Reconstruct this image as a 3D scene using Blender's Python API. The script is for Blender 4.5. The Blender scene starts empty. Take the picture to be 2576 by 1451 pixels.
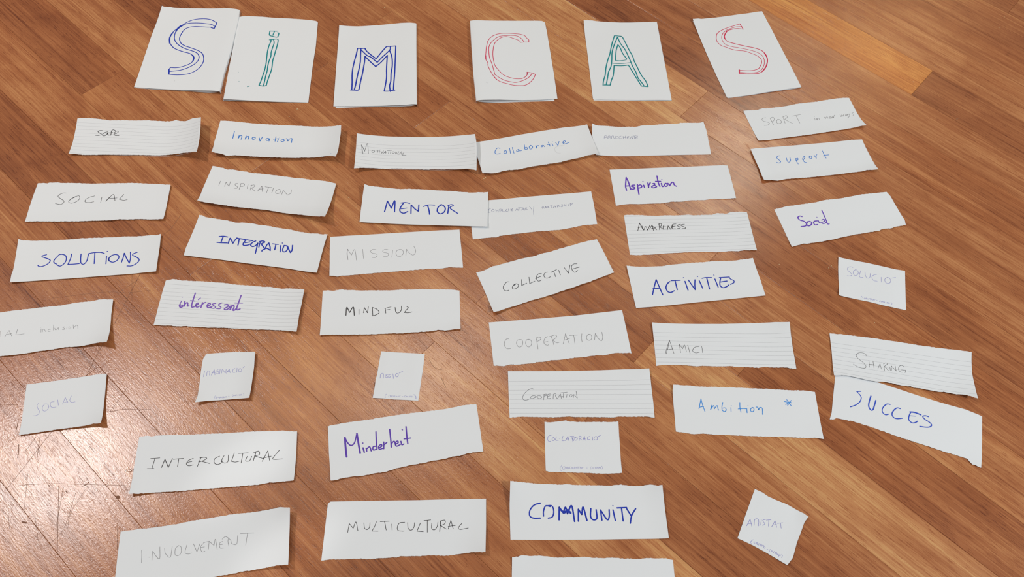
import bpy, math, random
from mathutils import Matrix, Vector, noise

# ------------------------------------------------------------------ camera, world, lamps, exposure
S = bpy.context.scene
C = S.collection
MM = 0.001
CAM_F, CAM_PITCH, CAM_ROLL, CAM_H = 1950.9057, 1.0370309, 0.0955861, 1.0383146
cam_data = bpy.data.cameras.new('camera')
cam_data.sensor_fit = 'HORIZONTAL'
cam_data.sensor_width = 36.0
cam_data.lens = 36.0 * CAM_F / 2576.0
cam_data.clip_start = 0.02
cam = bpy.data.objects.new('camera', cam_data)
C.objects.link(cam)
cam.matrix_world = (Matrix.Translation((0, 0, CAM_H)) @ Matrix.Rotation(math.pi / 2 - CAM_PITCH, 4, 'X')
                    @ Matrix.Rotation(CAM_ROLL, 4, 'Z'))
S.camera = cam

world = bpy.data.worlds.new('room_light')
S.world = world
world.use_nodes = True
world.node_tree.nodes['Background'].inputs['Color'].default_value = (0.84, 0.84, 0.86, 1)
world.node_tree.nodes['Background'].inputs['Strength'].default_value = 0.15

def ceiling_lamp(x, y, z, size, watts, colour=(1, 0.95, 0.9), shape='DISK', size_y=None, rot=0):
    d = bpy.data.lights.new('ceiling_lamp', 'AREA')
    d.shape = shape
    d.size = size
    if size_y: d.size_y = size_y
    d.energy = watts
    d.color = colour
    o = bpy.data.objects.new('ceiling_lamp', d)
    o.location = (x, y, z)
    o.rotation_euler = (0, 0, rot)
    C.objects.link(o)
    return o

ceiling_lamp(-1.98, 0.97, 2.6, 0.26, 36, (1.0, 0.95, 0.92))          # bright lamp whose glare sits on the lower left of the floor
ceiling_lamp(-1.70, -1.60, 2.6, 0.25, 20, (1.0, 0.97, 0.94))         # behind and to the left
ceiling_lamp(-0.36, 1.57, 2.6, 0.30, 8, (1.0, 0.94, 0.82))
ceiling_lamp(-1.05, 1.46, 2.6, 0.30, 4, (1.0, 0.62, 0.28))           # dim warm lamps
ceiling_lamp(2.39, 4.24, 2.6, 0.40, 6, (1.0, 0.60, 0.26))
ceiling_lamp(1.22, 3.10, 2.6, 0.28, 14, (1.0, 0.92, 0.72), 'RECTANGLE', 0.24, 0.1)
ceiling_lamp(3.1, -0.3, 2.6, 0.60, 118, (0.94, 0.98, 1.0))

def added_patch_light(x, y, tx, ty, cone, watts, rot):
    """invented narrow spot for a soft bright patch, its beam drawn out along one direction"""
    d = bpy.data.lights.new('added_patch_light', 'SPOT')
    d.energy = watts; d.spot_size = cone; d.spot_blend = 1.0; d.shadow_soft_size = 0.02; d.color = (1.0, 0.96, 0.92)
    o = bpy.data.objects.new('added_patch_light', d)
    p = Vector((x, y, 2.6)); v = Vector((tx, ty, 0)) - p
    o.matrix_world = Matrix.Translation(p) @ v.to_track_quat('-Z', 'Y').to_matrix().to_4x4() @ Matrix.Rotation(rot, 4, 'Z') @ Matrix.Diagonal((0.5, 1.0, 1.0, 1.0))
    C.objects.link(o)

added_patch_light(-0.6, -0.9, -0.336, 0.294, 0.075, 45, -0.6)  # added light, no real fitting: brightens a patch of the INTERCULTURAL strip
added_patch_light(-0.6, -0.9, -0.255, 0.188, 0.07, 50, -0.6)  # second added light, for the bright patch on the I.NVOLVEMENT strip

S.view_settings.view_transform = 'Standard'
S.view_settings.look = 'None'
S.view_settings.exposure = 0.0
S.view_settings.gamma = 1.0
S.view_settings.use_curve_mapping = False

# ------------------------------------------------------------------ data measured from the scene, in millimetres on the floor
PAPERS = [
('folded_leaflet', 'folded white leaflet with a blue outlined letter S, leftmost of the top row', 'fold', (-634.4, 1059.2), 0.0382, [(-78.6, 104.9), (69.4, 106.1), (80.9, -106.1), (-71.7, -104.9)], (150.3, 211.1), [('f', 'R', 9.0), ('c', 0.0, 0.0, 3.0, 60.0)], 0.0, '-786,1049 -736,1030 -638,1043 -563,1032 -347,1043 -99,1057 167,1064 464,1079 585,1068 694,1061', '694,1061 724,826 772,37 782,-617 809,-1061', '-717,-1049 -299,-1061 115,-1063 182,-1056 476,-1063 809,-1061', '-786,1049 -779,680 -775,245 -743,-419 -717,-1049', '-686,-1057 -306,-1060 99,-1045 319,-1049 593,-1052 725,-1030 781,-1006', None, [('blue_marker', '139:351,670! 244,745 149,774 44,778 -82,752 -172,703 -242,634 -317,531 -388,416 -424,309 -424,205 -379,85 -293,-20 -201,-73 -76,-118 31,-147 100,-193 148,-260 151,-339 113,-410 42,-464 -32,-504 -124,-528 -211,-526! -219,-599 -197,-698! -36,-702 124,-673 223,-620 299,-530 340,-412 339,-294 290,-165 217,-93 118,-41 7,3 -87,37 -173,91 -227,179 -246,260 -237,365 -212,461 -155,522 -47,557 69,559 188,552 276,554;167:271,543 336,519! 351,670;139:328,582 258,627 165,645 45,657 -72,654 -184,636 -246,595 -322,494 -354,397 -354,304 -325,192 -260,95 -169,20 -70,-33 25,-67 119,-102 188,-148 236,-227 240,-326 199,-416 133,-488 62,-541 -37,-590 -195,-626;222:-386,85 -421,205 -421,298 -402,362;222:151,-339 148,-260 107,-192;222:-310,559 -347,482 -354,397;222:-222,-580 -196,-684'), ('light_dot', '56:-60,-843 -48,-856')], 'letter_drawing', 0),
('folded_leaflet', 'folded white leaflet with a green outlined letter i drawn on it', 'fold', (-478.9, 1051.4), 0.081, [(-79.2, 105.7), (69.4, 103.0), (78.7, -103.0), (-68.9, -105.7)], (148.2, 208.9), [('f', 'L', 6.0)], 0.0, '-792,1057 -728,1073 -642,1082 -359,1102 -68,1093 150,1098 370,1092 561,1082 657,1070 694,1030', '694,1030 738,386 746,-118 768,-603 787,-1030', '-689,-1057 -597,-1060 -342,-1060 -76,-1056 258,-1048 526,-1036 787,-1030', '-792,1057 -759,351 -727,-364 -689,-1057', '-694,-1038 -612,-1045 -423,-1045 -153,-1040 253,-1038 785,-1026', None, [('teal_marker', '167:-163,727 -28,734;167:-160,728 -158,650 -148,614 -92,593 -4,579 12,643 9,685 -14,693;167:-76,724 -83,678 -89,619;167:-134,496 -78,507 -24,526 12,522 29,478 31,354 24,211 18,69 12,-52 23,-190 25,-288 12,-426 0,-563 -4,-669! -48,-691 -131,-680! -115,-573 -106,-456 -95,-318 -95,-140 -107,19 -119,180 -116,343 -100,447 -105,493;167:-56,503 -35,411 -44,288 -50,165 -40,65 -53,-57 -55,-176 -47,-314 -52,-451 -50,-567 -51,-673;125:-326,-730 -295,-714;70:-497,-615 -490,-614;45:-544,-388 -537,-389')], 'letter_drawing', 1),
('folded_leaflet', 'folded white leaflet with a blue outlined letter M drawn on it', 'fold', (-288.6, 1064.1), 0.1539, [(-72.1, 102.4), (73.8, 104.2), (72.7, -104.2), (-74.4, -102.4)], (146.5, 206.6), [('f', 'R', 8.0), ('c', 0.0, 0.0, 3.0, 50.0)], 0.0, '-721,1024 -545,1017 -371,1011 -180,1018 40,1025 260,1043 452,1057 600,1055 738,1042', '738,1042 732,416 730,-386 727,-1052', '-744,-1024 -340,-1038 1,-1042 344,-1051 549,-1057 727,-1042', '-721,1024 -729,488 -738,-312 -744,-1024', '-704,-1053 -206,-1045 203,-1048 477,-1047 655,-1033 724,-1005', None, [('blue_marker', '197:-361,421! -378,268 -408,88 -431,-91 -439,-268 -433,-462 -434,-635;197:-455,-643 -379,-649 -317,-648 -298,-581 -281,-428 -257,-274 -240,-118 -223,60 -217,201! -146,97 -15,-73! 82,34 195,200! 189,36 184,-162 186,-358 173,-511 147,-700! 217,-706 286,-697 339,-693;197:314,-687 320,-525 333,-293 339,-77 345,122 351,437! 250,435 178,435! 93,304 -5,135! -33,151 -180,320 -225,414! -289,413 -361,421;197:-297,418 -300,265 -299,84 -312,-75 -335,-232 -352,-368 -369,-522 -390,-645;197:-281,356 -177,219 -105,171 11,32! 95,153 237,334 250,415;197:239,324 281,148 289,-72 269,-268 264,-462 244,-575 259,-719')], 'letter_drawing', 2),
('folded_leaflet', 'folded white leaflet with a red outlined letter C drawn on it', 'fold', (-40.5, 1108.3), 0.1663, [(-73.1, 104.3), (72.7, 100.9), (74.3, -100.9), (-73.8, -104.3)], (147.0, 205.1), [('f', 'L', 9.0)], 0.0, '-731,1043 -458,1041 -5,1057 374,1061 603,1061 678,1053 727,1009', '727,1009 737,753 742,246 748,-365 743,-1009', '-738,-1043 -651,-1042 -314,-1026 106,-1037 390,-1030 743,-1009', '-731,1043 -744,344 -750,-363 -738,-1043', '-731,-997 -621,-1027 -454,-1045 -174,-1049 248,-1046 684,-1049', None, [('red_marker', '102:358,464! 361,528 322,581 290,645 204,681 115,695 -4,702 -153,697 -260,661 -354,593 -420,491 -453,375 -480,209 -500,4 -468,-95 -467,-185 -432,-313 -384,-439 -333,-526 -252,-586 -142,-629 -31,-664 83,-674 183,-665 275,-601 349,-504 400,-389! 328,-355 250,-335! 244,-395 203,-454 127,-499 12,-498 -100,-463 -195,-404 -260,-316 -336,-169 -354,-29 -357,134 -334,299 -300,425 -225,532 -131,598 -41,610 74,562 173,506 198,453! 273,464 358,464;102:266,464 236,538 175,612 96,643 -38,642 -174,622 -267,562 -365,442 -418,315 -428,171 -423,29 -391,-131 -372,-270 -357,-399! -299,-456 -205,-532 -108,-570 18,-594 151,-548 259,-474 316,-405 323,-375;131:-384,-439 -333,-526;145:-494,86 -498,-6;145:250,-335 246,-395'), ('light_dot', '58:-534,-597 -511,-621')], 'letter_drawing', 3),
('folded_leaflet', 'folded white leaflet with a green outlined letter A drawn on it', 'fold', (174.2, 1139.6), 0.124, [(-72.6, 102.1), (73.4, 104.2), (72.3, -104.2), (-73.1, -102.1)], (145.7, 206.3), [('f', 'R', 1.5), ('c', 0.0, 0.0, 5.0, 60.0)], 0.0, '-726,1021 -642,1037 -549,1044 -457,1032 -242,1026 2,1015 218,1020 450,1033 734,1042', '734,1042 729,276 728,-362 722,-1046', '-731,-1021 -529,-1032 -315,-1036 113,-1043 723,-1042', '-726,1021 -728,721 -725,248 -728,-426 -731,-1021', '-721,-1045 -315,-1048 114,-1052 725,-1047', None, [('teal_marker', '178:-154,641! -209,476 -257,307 -297,141 -361,-44 -410,-227 -443,-407 -486,-546 -505,-635;178:-513,-664 -376,-668! -341,-546 -301,-447 -274,-327 -249,-166! -102,-170 25,-150! 63,-265 117,-426 170,-585 207,-694! 328,-708! 303,-566 237,-406 189,-204 150,-41 135,83 83,269 42,437 0,596 -27,627! -101,637 -154,641;178:-97,605 -169,434 -246,203 -278,-24 -310,-187 -369,-327 -407,-487 -450,-664;178:-97,605 -63,435 7,268 48,102 85,-83 102,-184 144,-325 168,-486 214,-585 258,-694;119:-301,-101 -140,-115 70,-87;178:-113,396! -157,266 -182,141 -207,-24;178:-113,396 -78,308 -50,163 14,9;119:-212,-28 -117,-38 5,-12')], 'letter_drawing', 4),
('folded_leaflet', 'folded white leaflet with a red outlined letter S, rightmost of the top row', 'fold', (405.0, 1188.6), 0.3052, [(-71.6, 104.6), (77.4, 105.1), (71.7, -105.1), (-77.6, -104.6)], (149.1, 209.8), [('f', 'R', 3.0), ('c', 0.0, 0.0, 4.0, 50.0)], 0.0, '-716,1046 -595,1054 -533,1039 -347,1046 -16,1047 233,1050 476,1040 774,1051', '774,1051 765,524 747,-107 735,-590 717,-1051', '-776,-1046 -583,-1056 -279,-1063 33,-1055 346,-1053 717,-1051', '-716,1046 -730,659 -755,147 -773,-455 -776,-1046', '-757,-1055 -275,-1063 41,-1051 356,-1049 590,-1054 730,-1041', None, [('red_marker', '106:191,785! 54,756 -89,725 -240,673 -355,604 -417,493 -436,388 -402,285 -317,211 -219,133 -111,81 3,45 89,-21 193,-120 233,-219 212,-310 158,-384 91,-451 -14,-477 -136,-467 -277,-425;212:-287,-413 -318,-500;136:-321,-499 -153,-549 27,-571 136,-536 245,-442 331,-311 372,-171 364,-74 325,9 228,88 95,157 -50,237 -141,293 -224,351 -253,422 -249,498 -195,576 -129,643 -13,667 100,664 202,626! 191,785;91:205,704 87,716 -36,693 -148,657 -252,575 -309,475 -322,368 -293,276 -192,204 -69,149 65,80 205,-11 281,-100 297,-199 264,-320 194,-432 95,-518 -24,-541 -157,-521 -288,-475;182:-129,643 -195,576 -246,497 -253,422;182:360,-84 365,-202 329,-311 249,-432 136,-536')], 'letter_drawing', 5),
('paper_strip', 'lined torn strip reading Safe in small black script', 'strip', (-656.7, 835.5), 0.0649, [(-113.9, 41.1), (102.6, 38.8), (113.2, -38.8), (-102.0, -41.1)], (215.9, 80.7), [('e', 'R', 20.0, 75.0), ('e', 'B', 2.0, 30.0), ('c', 0.0, 1.0, 3.0, 40.0)], 0.0, '-1139,411 -1069,429 -912,430 -751,418 -576,400 -358,419 -161,422 32,440 297,435 433,428 499,441 538,462 571,434 724,394 779,406 834,425 895,420 1026,388', '1026,388 1065,176 1105,-79 1122,-251 1132,-388', '-1020,-411 -936,-399 -800,-404 -642,-390 -270,-360 106,-343 487,-328 686,-316 827,-320 977,-340 1132,-388', '-1139,411 -1102,207 -1064,-68 -1041,-268 -1020,-411', '', (0.11, 0.094, 10, 0.35), [('black_ink', '102:-644,156 -682,156 -711,135 -681,107 -640,83 -649,60 -684,49 -726,49;102:-547,136 -583,125 -615,88 -611,55 -577,44 -550,77 -540,124 -538,89 -504,62;102:-536,112 -497,118 -457,124;102:-432,175 -470,187 -490,163 -482,102 -476,64;102:-431,93 -397,111 -374,144 -397,165 -423,144 -432,96 -405,68 -340,68')], 'handwriting', 6),
('paper_strip', 'plain torn strip reading Innovation in light blue pen', 'strip', (-422.8, 858.5), 0.0273, [(-108.8, 39.1), (103.3, 37.4), (107.6, -37.4), (-102.1, -39.1)], (210.9, 76.7), [('e', 'R', 14.0, 60.0), ('e', 'B', 6.0, 35.0), ('c', 0.0, 1.0, 4.0, 40.0)], 0.0, '-1088,391 -1000,399 -810,394 -540,383 -273,387 -5,394 262,405 531,409 782,397 925,383 1033,374', '1033,374 1056,197 1070,-44 1081,-211 1076,-374', '-1021,-391 -978,-392 -839,-401 -770,-423 -622,-397 -349,-397 -156,-392 164,-372 417,-345 477,-326 674,-318 874,-305 974,-322 1076,-374', '-1088,391 -1080,181 -1073,-83 -1021,-391', '', None, [('sky_pen', '130:-792,174 -784,13;130:-691,93 -695,17! -673,80 -653,97 -639,58 -640,5;130:-571,91 -574,17! -555,79 -533,88 -521,53 -524,18;130:-422,75 -456,68 -458,37 -431,25 -409,52 -419,81;130:-344,71 -315,0! -293,99;130:-176,70 -206,76 -222,48 -204,24 -178,38 -168,71 -164,15;130:-67,124 -61,20;130:-97,65 -11,85;130:-17,73 -19,9;78:-13,120 -9,119;130:68,70 38,55 43,29 70,26 92,51 76,74;130:116,98 140,76 154,46! 170,89 211,105 221,15;65:958,-265 966,-251')], 'handwriting', 7),
('paper_strip', 'plain torn strip reading INSPIRATION in thin pencil', 'strip', (-413.2, 748.3), -0.0775, [(-108.6, 38.2), (103.1, 40.8), (109.8, -40.8), (-104.3, -38.2)], (212.9, 79.2), [('c', 1.0, 1.0, 13.0, 90.0), ('e', 'B', 6.0, 30.0), ('e', 'R', 3.0, 30.0)], 0.0, '-1086,382 -1035,389 -964,377 -898,378 -825,359 -739,380 -604,374 -499,378 -402,366 -208,384 -13,392 144,399 313,406 441,419 572,422 738,440 871,439 1031,408', '1031,408 1046,213 1060,38 1072,-162 1098,-407', '-1043,-382 -991,-391 -898,-398 -641,-395 -388,-390 -144,-363 102,-338 363,-347 495,-354 690,-349 898,-377 1036,-386 1098,-407', '-1086,382 -1080,149 -1074,-113 -1043,-382', '', None, [('pencil', '69:-848,104 -843,14;69:-751,98 -747,14;69:-751,98 -677,27! -685,125;69:-556,112 -591,102 -583,69 -540,45 -537,13 -584,7;69:-504,123 -493,-1;69:-513,113 -470,131 -440,111 -451,76 -495,54;69:-385,122 -372,39;69:-327,125 -313,19;69:-337,115 -287,134 -263,110 -306,64! -230,11;69:-190,22 -153,135! -111,27;69:-187,60 -115,87;69:-99,132 16,139;69:-39,128 -38,12;69:43,136 48,29;69:138,127 108,97 104,56 142,33 172,60 180,109 140,128;69:213,126 213,35;69:220,115 312,38! 349,89 340,158')], 'handwriting', 8),
('paper_strip', 'lined torn strip reading MOTIVATIONAL in small grey capitals', 'strip', (-185.6, 859.9), 0.1027, [(-103.0, 38.5), (100.8, 39.9), (103.5, -39.9), (-101.3, -38.5)], (204.3, 78.4), [('e', 'L', 8.0, 70.0), ('e', 'R', 10.0, 70.0)], 1.2, '-1030,385 -892,386 -696,388 -365,392 -31,389 236,399 504,412 773,411 1008,399', '1008,399 1029,225 1039,36 1037,-168 1035,-399', '-1013,-385 -925,-356 -838,-340 -649,-324 -482,-321 -327,-307 -132,-313 90,-315 142,-326 325,-315 468,-320 586,-311 743,-327 900,-345 1035,-399', '-1030,385 -1017,95 -1013,-193 -1013,-385', '', (0.25, 0.096, 8, 0.5), [('grey_pen', '66:-935,147 -892,-51;66:-935,147 -868,27! -839,190 -804,-27;66:-926,122 -905,-53;66:-921,123 -866,5;66:-724,61 -751,40 -746,10 -716,11 -706,43 -729,60;66:-688,62 -607,80;66:-649,70 -662,6;66:-623,65 -629,4;66:-603,55 -584,9! -558,66;66:-557,8 -521,60! -515,11;66:-542,26 -510,32;66:-495,76 -417,85;66:-464,76 -473,11;66:-433,71 -439,7;66:-397,55 -412,34 -391,18 -370,35 -384,55 -400,55;66:-347,57 -354,5;66:-347,57 -318,2! -297,62;66:-294,-6 -252,61! -244,-10;66:-285,11 -233,21;66:-208,50 -231,-20! -169,-19')], 'handwriting', 9),
('paper_strip', 'plain torn strip reading Collaborative in light blue pen', 'strip', (17.7, 896.3), 0.3224, [(-104.4, 35.6), (104.6, 36.3), (102.5, -36.3), (-102.7, -35.6)], (207.1, 71.9), [('e', 'L', 2.0, 30.0), ('e', 'B', 3.0, 25.0), ('e', 'R', 3.0, 30.0), ('c', 1.0, 1.0, 3.0, 60.0)], 0.6, '-1044,356 -965,367 -555,372 -132,387 294,396 651,400 1046,363', '1046,363 1044,212 1044,45 1042,-144 1025,-363', '-1027,-356 -959,-363 -868,-379 -789,-384 -691,-370 -595,-363 -397,-386 -188,-368 85,-373 359,-377 460,-363 715,-348 831,-332 923,-345 1025,-363', '-1044,356 -1035,214 -1029,47 -1024,-146 -1027,-356', '', None, [('sky_pen', '106:-601,149 -631,169 -671,146 -704,91 -700,50 -662,38 -622,44;106:-512,91 -541,74 -555,37 -536,17 -507,41 -510,85;106:-435,123 -447,7;106:-385,130 -387,-5;106:-290,67 -326,48 -328,22 -298,33 -283,65 -279,26 -243,31;106:-165,149 -177,44;106:-180,63 -145,88 -131,62 -144,38 -179,39;106:-63,111 -92,81 -90,33 -54,38 -34,79 -59,114;106:30,93 27,28! 48,81 85,79;106:152,75 121,67 121,40 152,52 158,74 172,36;106:264,129 266,84 272,29;106:227,70 305,73;106:321,77 325,33;80:338,121 342,118;106:389,96 410,17! 455,105;106:514,54 559,72 557,104 519,80 516,45 547,30 623,47'), ('faint', '47:526,7 442,5 359,-15 329,-71 352,-139 409,-160')], 'handwriting', 10),
('paper_strip', 'plain torn strip reading ARRICCHENTE in tiny ballpoint capitals', 'strip', (219.6, 945.5), 0.1668, [(-102.5, 32.6), (103.9, 37.8), (101.8, -37.8), (-103.3, -32.6)], (205.8, 70.4), [('c', 0.0, 0.0, 11.0, 60.0), ('c', 0.0, 1.0, 3.0, 40.0)], 0.0, '-1025,326 -981,309 -938,301 -835,312 -733,321 -519,316 -308,316 -210,309 -91,341 121,342 336,356 547,349 622,369 764,364 949,356 1039,378', '1039,378 1051,166 1035,-104 1018,-378', '-1033,-326 -895,-332 -690,-345 -487,-358 -77,-365 337,-370 684,-373 1018,-378', '-1025,326 -1037,194 -1042,48 -1043,-149 -1033,-326', '', None, [('indigo_pen', '55:-835,38 -821,94 -798,108 -779,88 -775,44;55:-832,62 -775,70;55:-764,44 -753,97 -718,101 -732,76! -706,42;55:-701,45 -689,99 -655,104 -668,78! -645,43;55:-622,104 -635,43;55:-573,102 -608,87 -616,53 -580,46;55:-517,105 -555,88 -560,52 -513,48;55:-483,97 -486,38;55:-440,106 -445,38;55:-485,68 -443,72;55:-376,96 -413,80 -414,35 -381,39;55:-412,65 -385,68;55:-364,33 -338,86! -324,31! -297,108;55:-313,94 -242,100;55:-278,96 -285,31;55:-218,94 -258,65 -259,34 -226,33;55:-259,59 -228,62')], 'handwriting', 11),
('paper_strip', 'plain torn strip reading Aspiration in thick purple marker', 'strip', (256.2, 848.8), 0.1761, [(-103.3, 38.6), (105.1, 35.2), (102.9, -35.2), (-104.8, -38.6)], (208.1, 73.9), [('e', 'R', 1.5, 40.0)], 0.0, '-1033,386 -864,385 -457,380 -47,378 363,372 778,373 969,369 1051,352', '1051,352 1046,147 1038,-139 1029,-352', '-1048,-386 -950,-373 -830,-362 -661,-377 -436,-378 -264,-382 -86,-356 73,-365 252,-345 477,-355 616,-337 748,-348 880,-354 1029,-352', '-1033,386 -1038,56 -1048,-386', '', None, [('purple_marker', '199:-774,198! -796,107 -817,8 -814,-74;199:-774,198 -752,87 -741,-60;199:-808,16 -751,17;199:-656,26 -696,25 -714,1 -675,-18 -668,-43 -705,-61 -726,-51;199:-607,37 -614,-55 -618,-173;199:-606,3 -562,26 -537,-1 -559,-33 -608,-42;199:-503,17 -497,-36;159:-502,94 -499,93;199:-421,60 -426,-40! -414,9 -378,61;199:-337,39 -306,42 -315,13 -370,-26 -347,-49 -287,-30 -310,4;199:-234,202 -239,59 -228,-25;199:-281,86 -194,82;199:-189,40 -186,-30 -155,-17;159:-167,117 -163,115;199:-115,36 -141,4 -128,-30 -95,-15 -96,27 -117,36;199:-75,34 -52,-20;199:-49,-9 -4,47 23,46 29,-4 58,-35')], 'handwriting', 12),
('paper_strip', 'plain torn strip reading SPORT in new ways in faint pencil', 'strip', (502.8, 1031.1), 0.2831, [(-105.7, 36.8), (105.4, 36.6), (104.8, -36.6), (-104.5, -36.8)], (210.2, 73.3), [('c', 1.0, 1.0, 4.0, 50.0), ('e', 'B', 1.5, 25.0)], 0.0, '-1057,368 -917,358 -785,347 -687,366 -508,352 -232,354 7,375 161,374 391,368 551,377 790,386 946,383 1054,366', '1054,366 1051,195 1041,-62 1038,-221 1048,-366', '-1045,-368 -862,-389 -682,-382 -385,-385 -85,-386 221,-378 528,-370 757,-365 952,-356 1048,-366', '-1057,368 -1060,177 -1053,-87 -1045,-368', '', None, [('pencil', '64:-705,139 -759,138 -794,106 -772,64 -704,26 -690,-5 -735,-35 -802,-34;64:-630,119 -626,-46;64:-630,119 -568,132 -560,84 -600,39 -632,34;64:-497,71 -536,29 -541,-21 -500,-33 -458,-11 -454,45 -491,73;64:-378,119 -398,-43;64:-373,114 -305,132 -304,89 -368,51! -307,-25 -253,-77;64:-210,102 -22,116;64:-124,108 -126,-83;64:197,-12 184,-58;64:225,-17 224,-64! 241,-29 271,-25 267,-62;43:205,19 209,18;64:382,-15 391,-58! 414,-29 441,-20 440,-58;64:464,-47 496,-37 496,-18 470,-33 469,-63 493,-61;64:515,-27 513,-68! 544,-31 550,-61! 584,-9 600,-8;64:701,-8 701,-60! 736,-17 742,-56! 778,-10 795,-7;64:826,-23 799,-32 795,-57 823,-46 840,-19 838,-58;64:869,-14 871,-44;64:907,0 874,-55 831,-97 813,-103;64:976,-1 941,-10 951,-38 948,-67 910,-77')], 'handwriting', 13),
('paper_strip', 'plain torn strip reading Support in light blue pen', 'strip', (508.1, 934.2), 0.2372, [(-106.4, 35.4), (106.5, 36.2), (105.7, -36.2), (-105.8, -35.4)], (212.2, 71.6), [('c', 1.0, 1.0, 3.0, 40.0), ('e', 'L', 3.0, 25.0), ('e', 'B', 2.0, 20.0)], 0.0, '-1064,354 -945,377 -682,377 -252,364 40,362 335,361 634,366 861,374 1065,362', '1065,362 1060,165 1063,-108 1057,-362', '-1058,-354 -1016,-362 -911,-358 -806,-384 -659,-368 -446,-369 -234,-375 52,-373 340,-370 558,-363 746,-360 868,-342 984,-362 1057,-362', '-1064,354 -1061,133 -1049,-94 -1058,-354', '', None, [('sky_pen', '111:-577,168 -619,159 -641,117 -614,69 -602,33 -643,6 -679,28;111:-473,102 -478,27 -457,3 -418,37 -404,115;111:-311,72 -315,-1 -305,-55;111:-312,60 -272,73 -279,38 -320,26;111:-187,54 -139,101 -137,74 -182,27 -199,41;111:-189,28 -179,-25 -149,-41;111:-41,98 -59,57 -34,36 -5,68 -24,96 -46,94;111:49,106 62,31! 81,93 105,112;111:235,183 234,94 241,14;111:204,71 259,82 321,84')], 'handwriting', 14),
('paper_strip', 'plain torn strip reading SOCIAL in black, above the blue SOLUTIONS strip', 'strip', (-673.9, 699.7), 0.1162, [(-107.3, 38.9), (105.3, 34.8), (107.5, -34.8), (-105.5, -38.9)], (212.8, 73.7), [('e', 'R', 2.5, 40.0), ('e', 'B', 2.0, 25.0)], 0.0, '-1073,389 -990,396 -926,388 -882,405 -819,400 -766,408 -695,395 -512,396 -364,389 -204,382 39,394 283,399 406,403 655,392 846,377 1053,348', '1053,348 1063,107 1069,-125 1075,-348', '-1055,-389 -907,-381 -789,-381 -611,-384 -434,-381 -256,-382 -20,-371 99,-369 276,-361 389,-340 510,-345 687,-336 871,-347 995,-349 1075,-348', '-1073,389 -1078,135 -1075,-142 -1055,-389', '', None, [('black_ink', '72:-575,189 -620,189 -673,158 -685,119 -628,73 -576,35 -567,-3 -601,-34 -650,-31 -692,-19;72:-414,112 -465,74 -494,35 -483,0 -433,-11 -374,20 -338,74 -351,128 -393,128 -442,101;108:-484,51 -451,89 -424,105;72:-113,133 -177,112 -233,66 -242,27 -219,4 -163,1 -100,16;72:5,102 10,2;72:86,23 128,105 165,160 184,155 211,89 227,34;108:94,42 128,108;72:114,89 169,86 247,92;72:339,164 302,89 289,66 360,46 416,58')], 'handwriting', 15),
('paper_strip', 'plain torn strip reading SOLUTIONS in blue marker', 'strip', (-656.1, 596.0), 0.1799, [(-109.0, 39.5), (105.6, 35.3), (107.7, -35.3), (-104.2, -39.5)], (213.3, 74.9), [('e', 'R', 3.5, 40.0), ('c', 0.0, 0.0, 3.0, 50.0), ('e', 'B', 1.5, 25.0), ('c', 0.0, 1.0, 2.0, 40.0)], 0.0, '-1090,395 -1018,374 -849,362 -679,357 -449,357 -277,360 -163,368 12,364 244,360 385,356 500,363 595,354 772,348 904,358 991,342 1056,353', '1056,353 1069,121 1069,-108 1077,-353', '-1042,-395 -860,-386 -531,-378 -197,-374 251,-363 702,-353 873,-345 1077,-353', '-1090,395 -1083,233 -1073,27 -1060,-163 -1064,-243 -1042,-395', '', None, [('blue_marker', '137:-624,92 -676,78 -684,60 -627,32 -564,-1 -547,-31 -572,-78 -633,-115 -682,-121 -713,-100;137:-432,81 -476,14 -493,-34 -477,-71 -445,-90;137:-432,81 -386,81 -335,53 -313,-5 -319,-67 -350,-114 -387,-133 -437,-105;137:-252,79 -251,-2 -272,-110! -193,-111 -106,-106;137:-110,70 -100,-25 -82,-97 -38,-121 -3,-60 0,25 2,68;137:4,71 81,84 173,83 234,61;137:92,77 105,-24 115,-120;137:276,9 290,-134;137:272,95 276,95;137:355,18 321,-22 330,-80 386,-112 439,-87 465,-31 447,13 399,30 350,11 313,-43 331,-87;137:516,-123 529,-35 534,47! 583,-53 637,-145! 641,-57 624,62;137:727,51 675,27 666,-1 719,-34 772,-81 768,-131 722,-177 674,-199 611,-195')], 'handwriting', 16),
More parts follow.
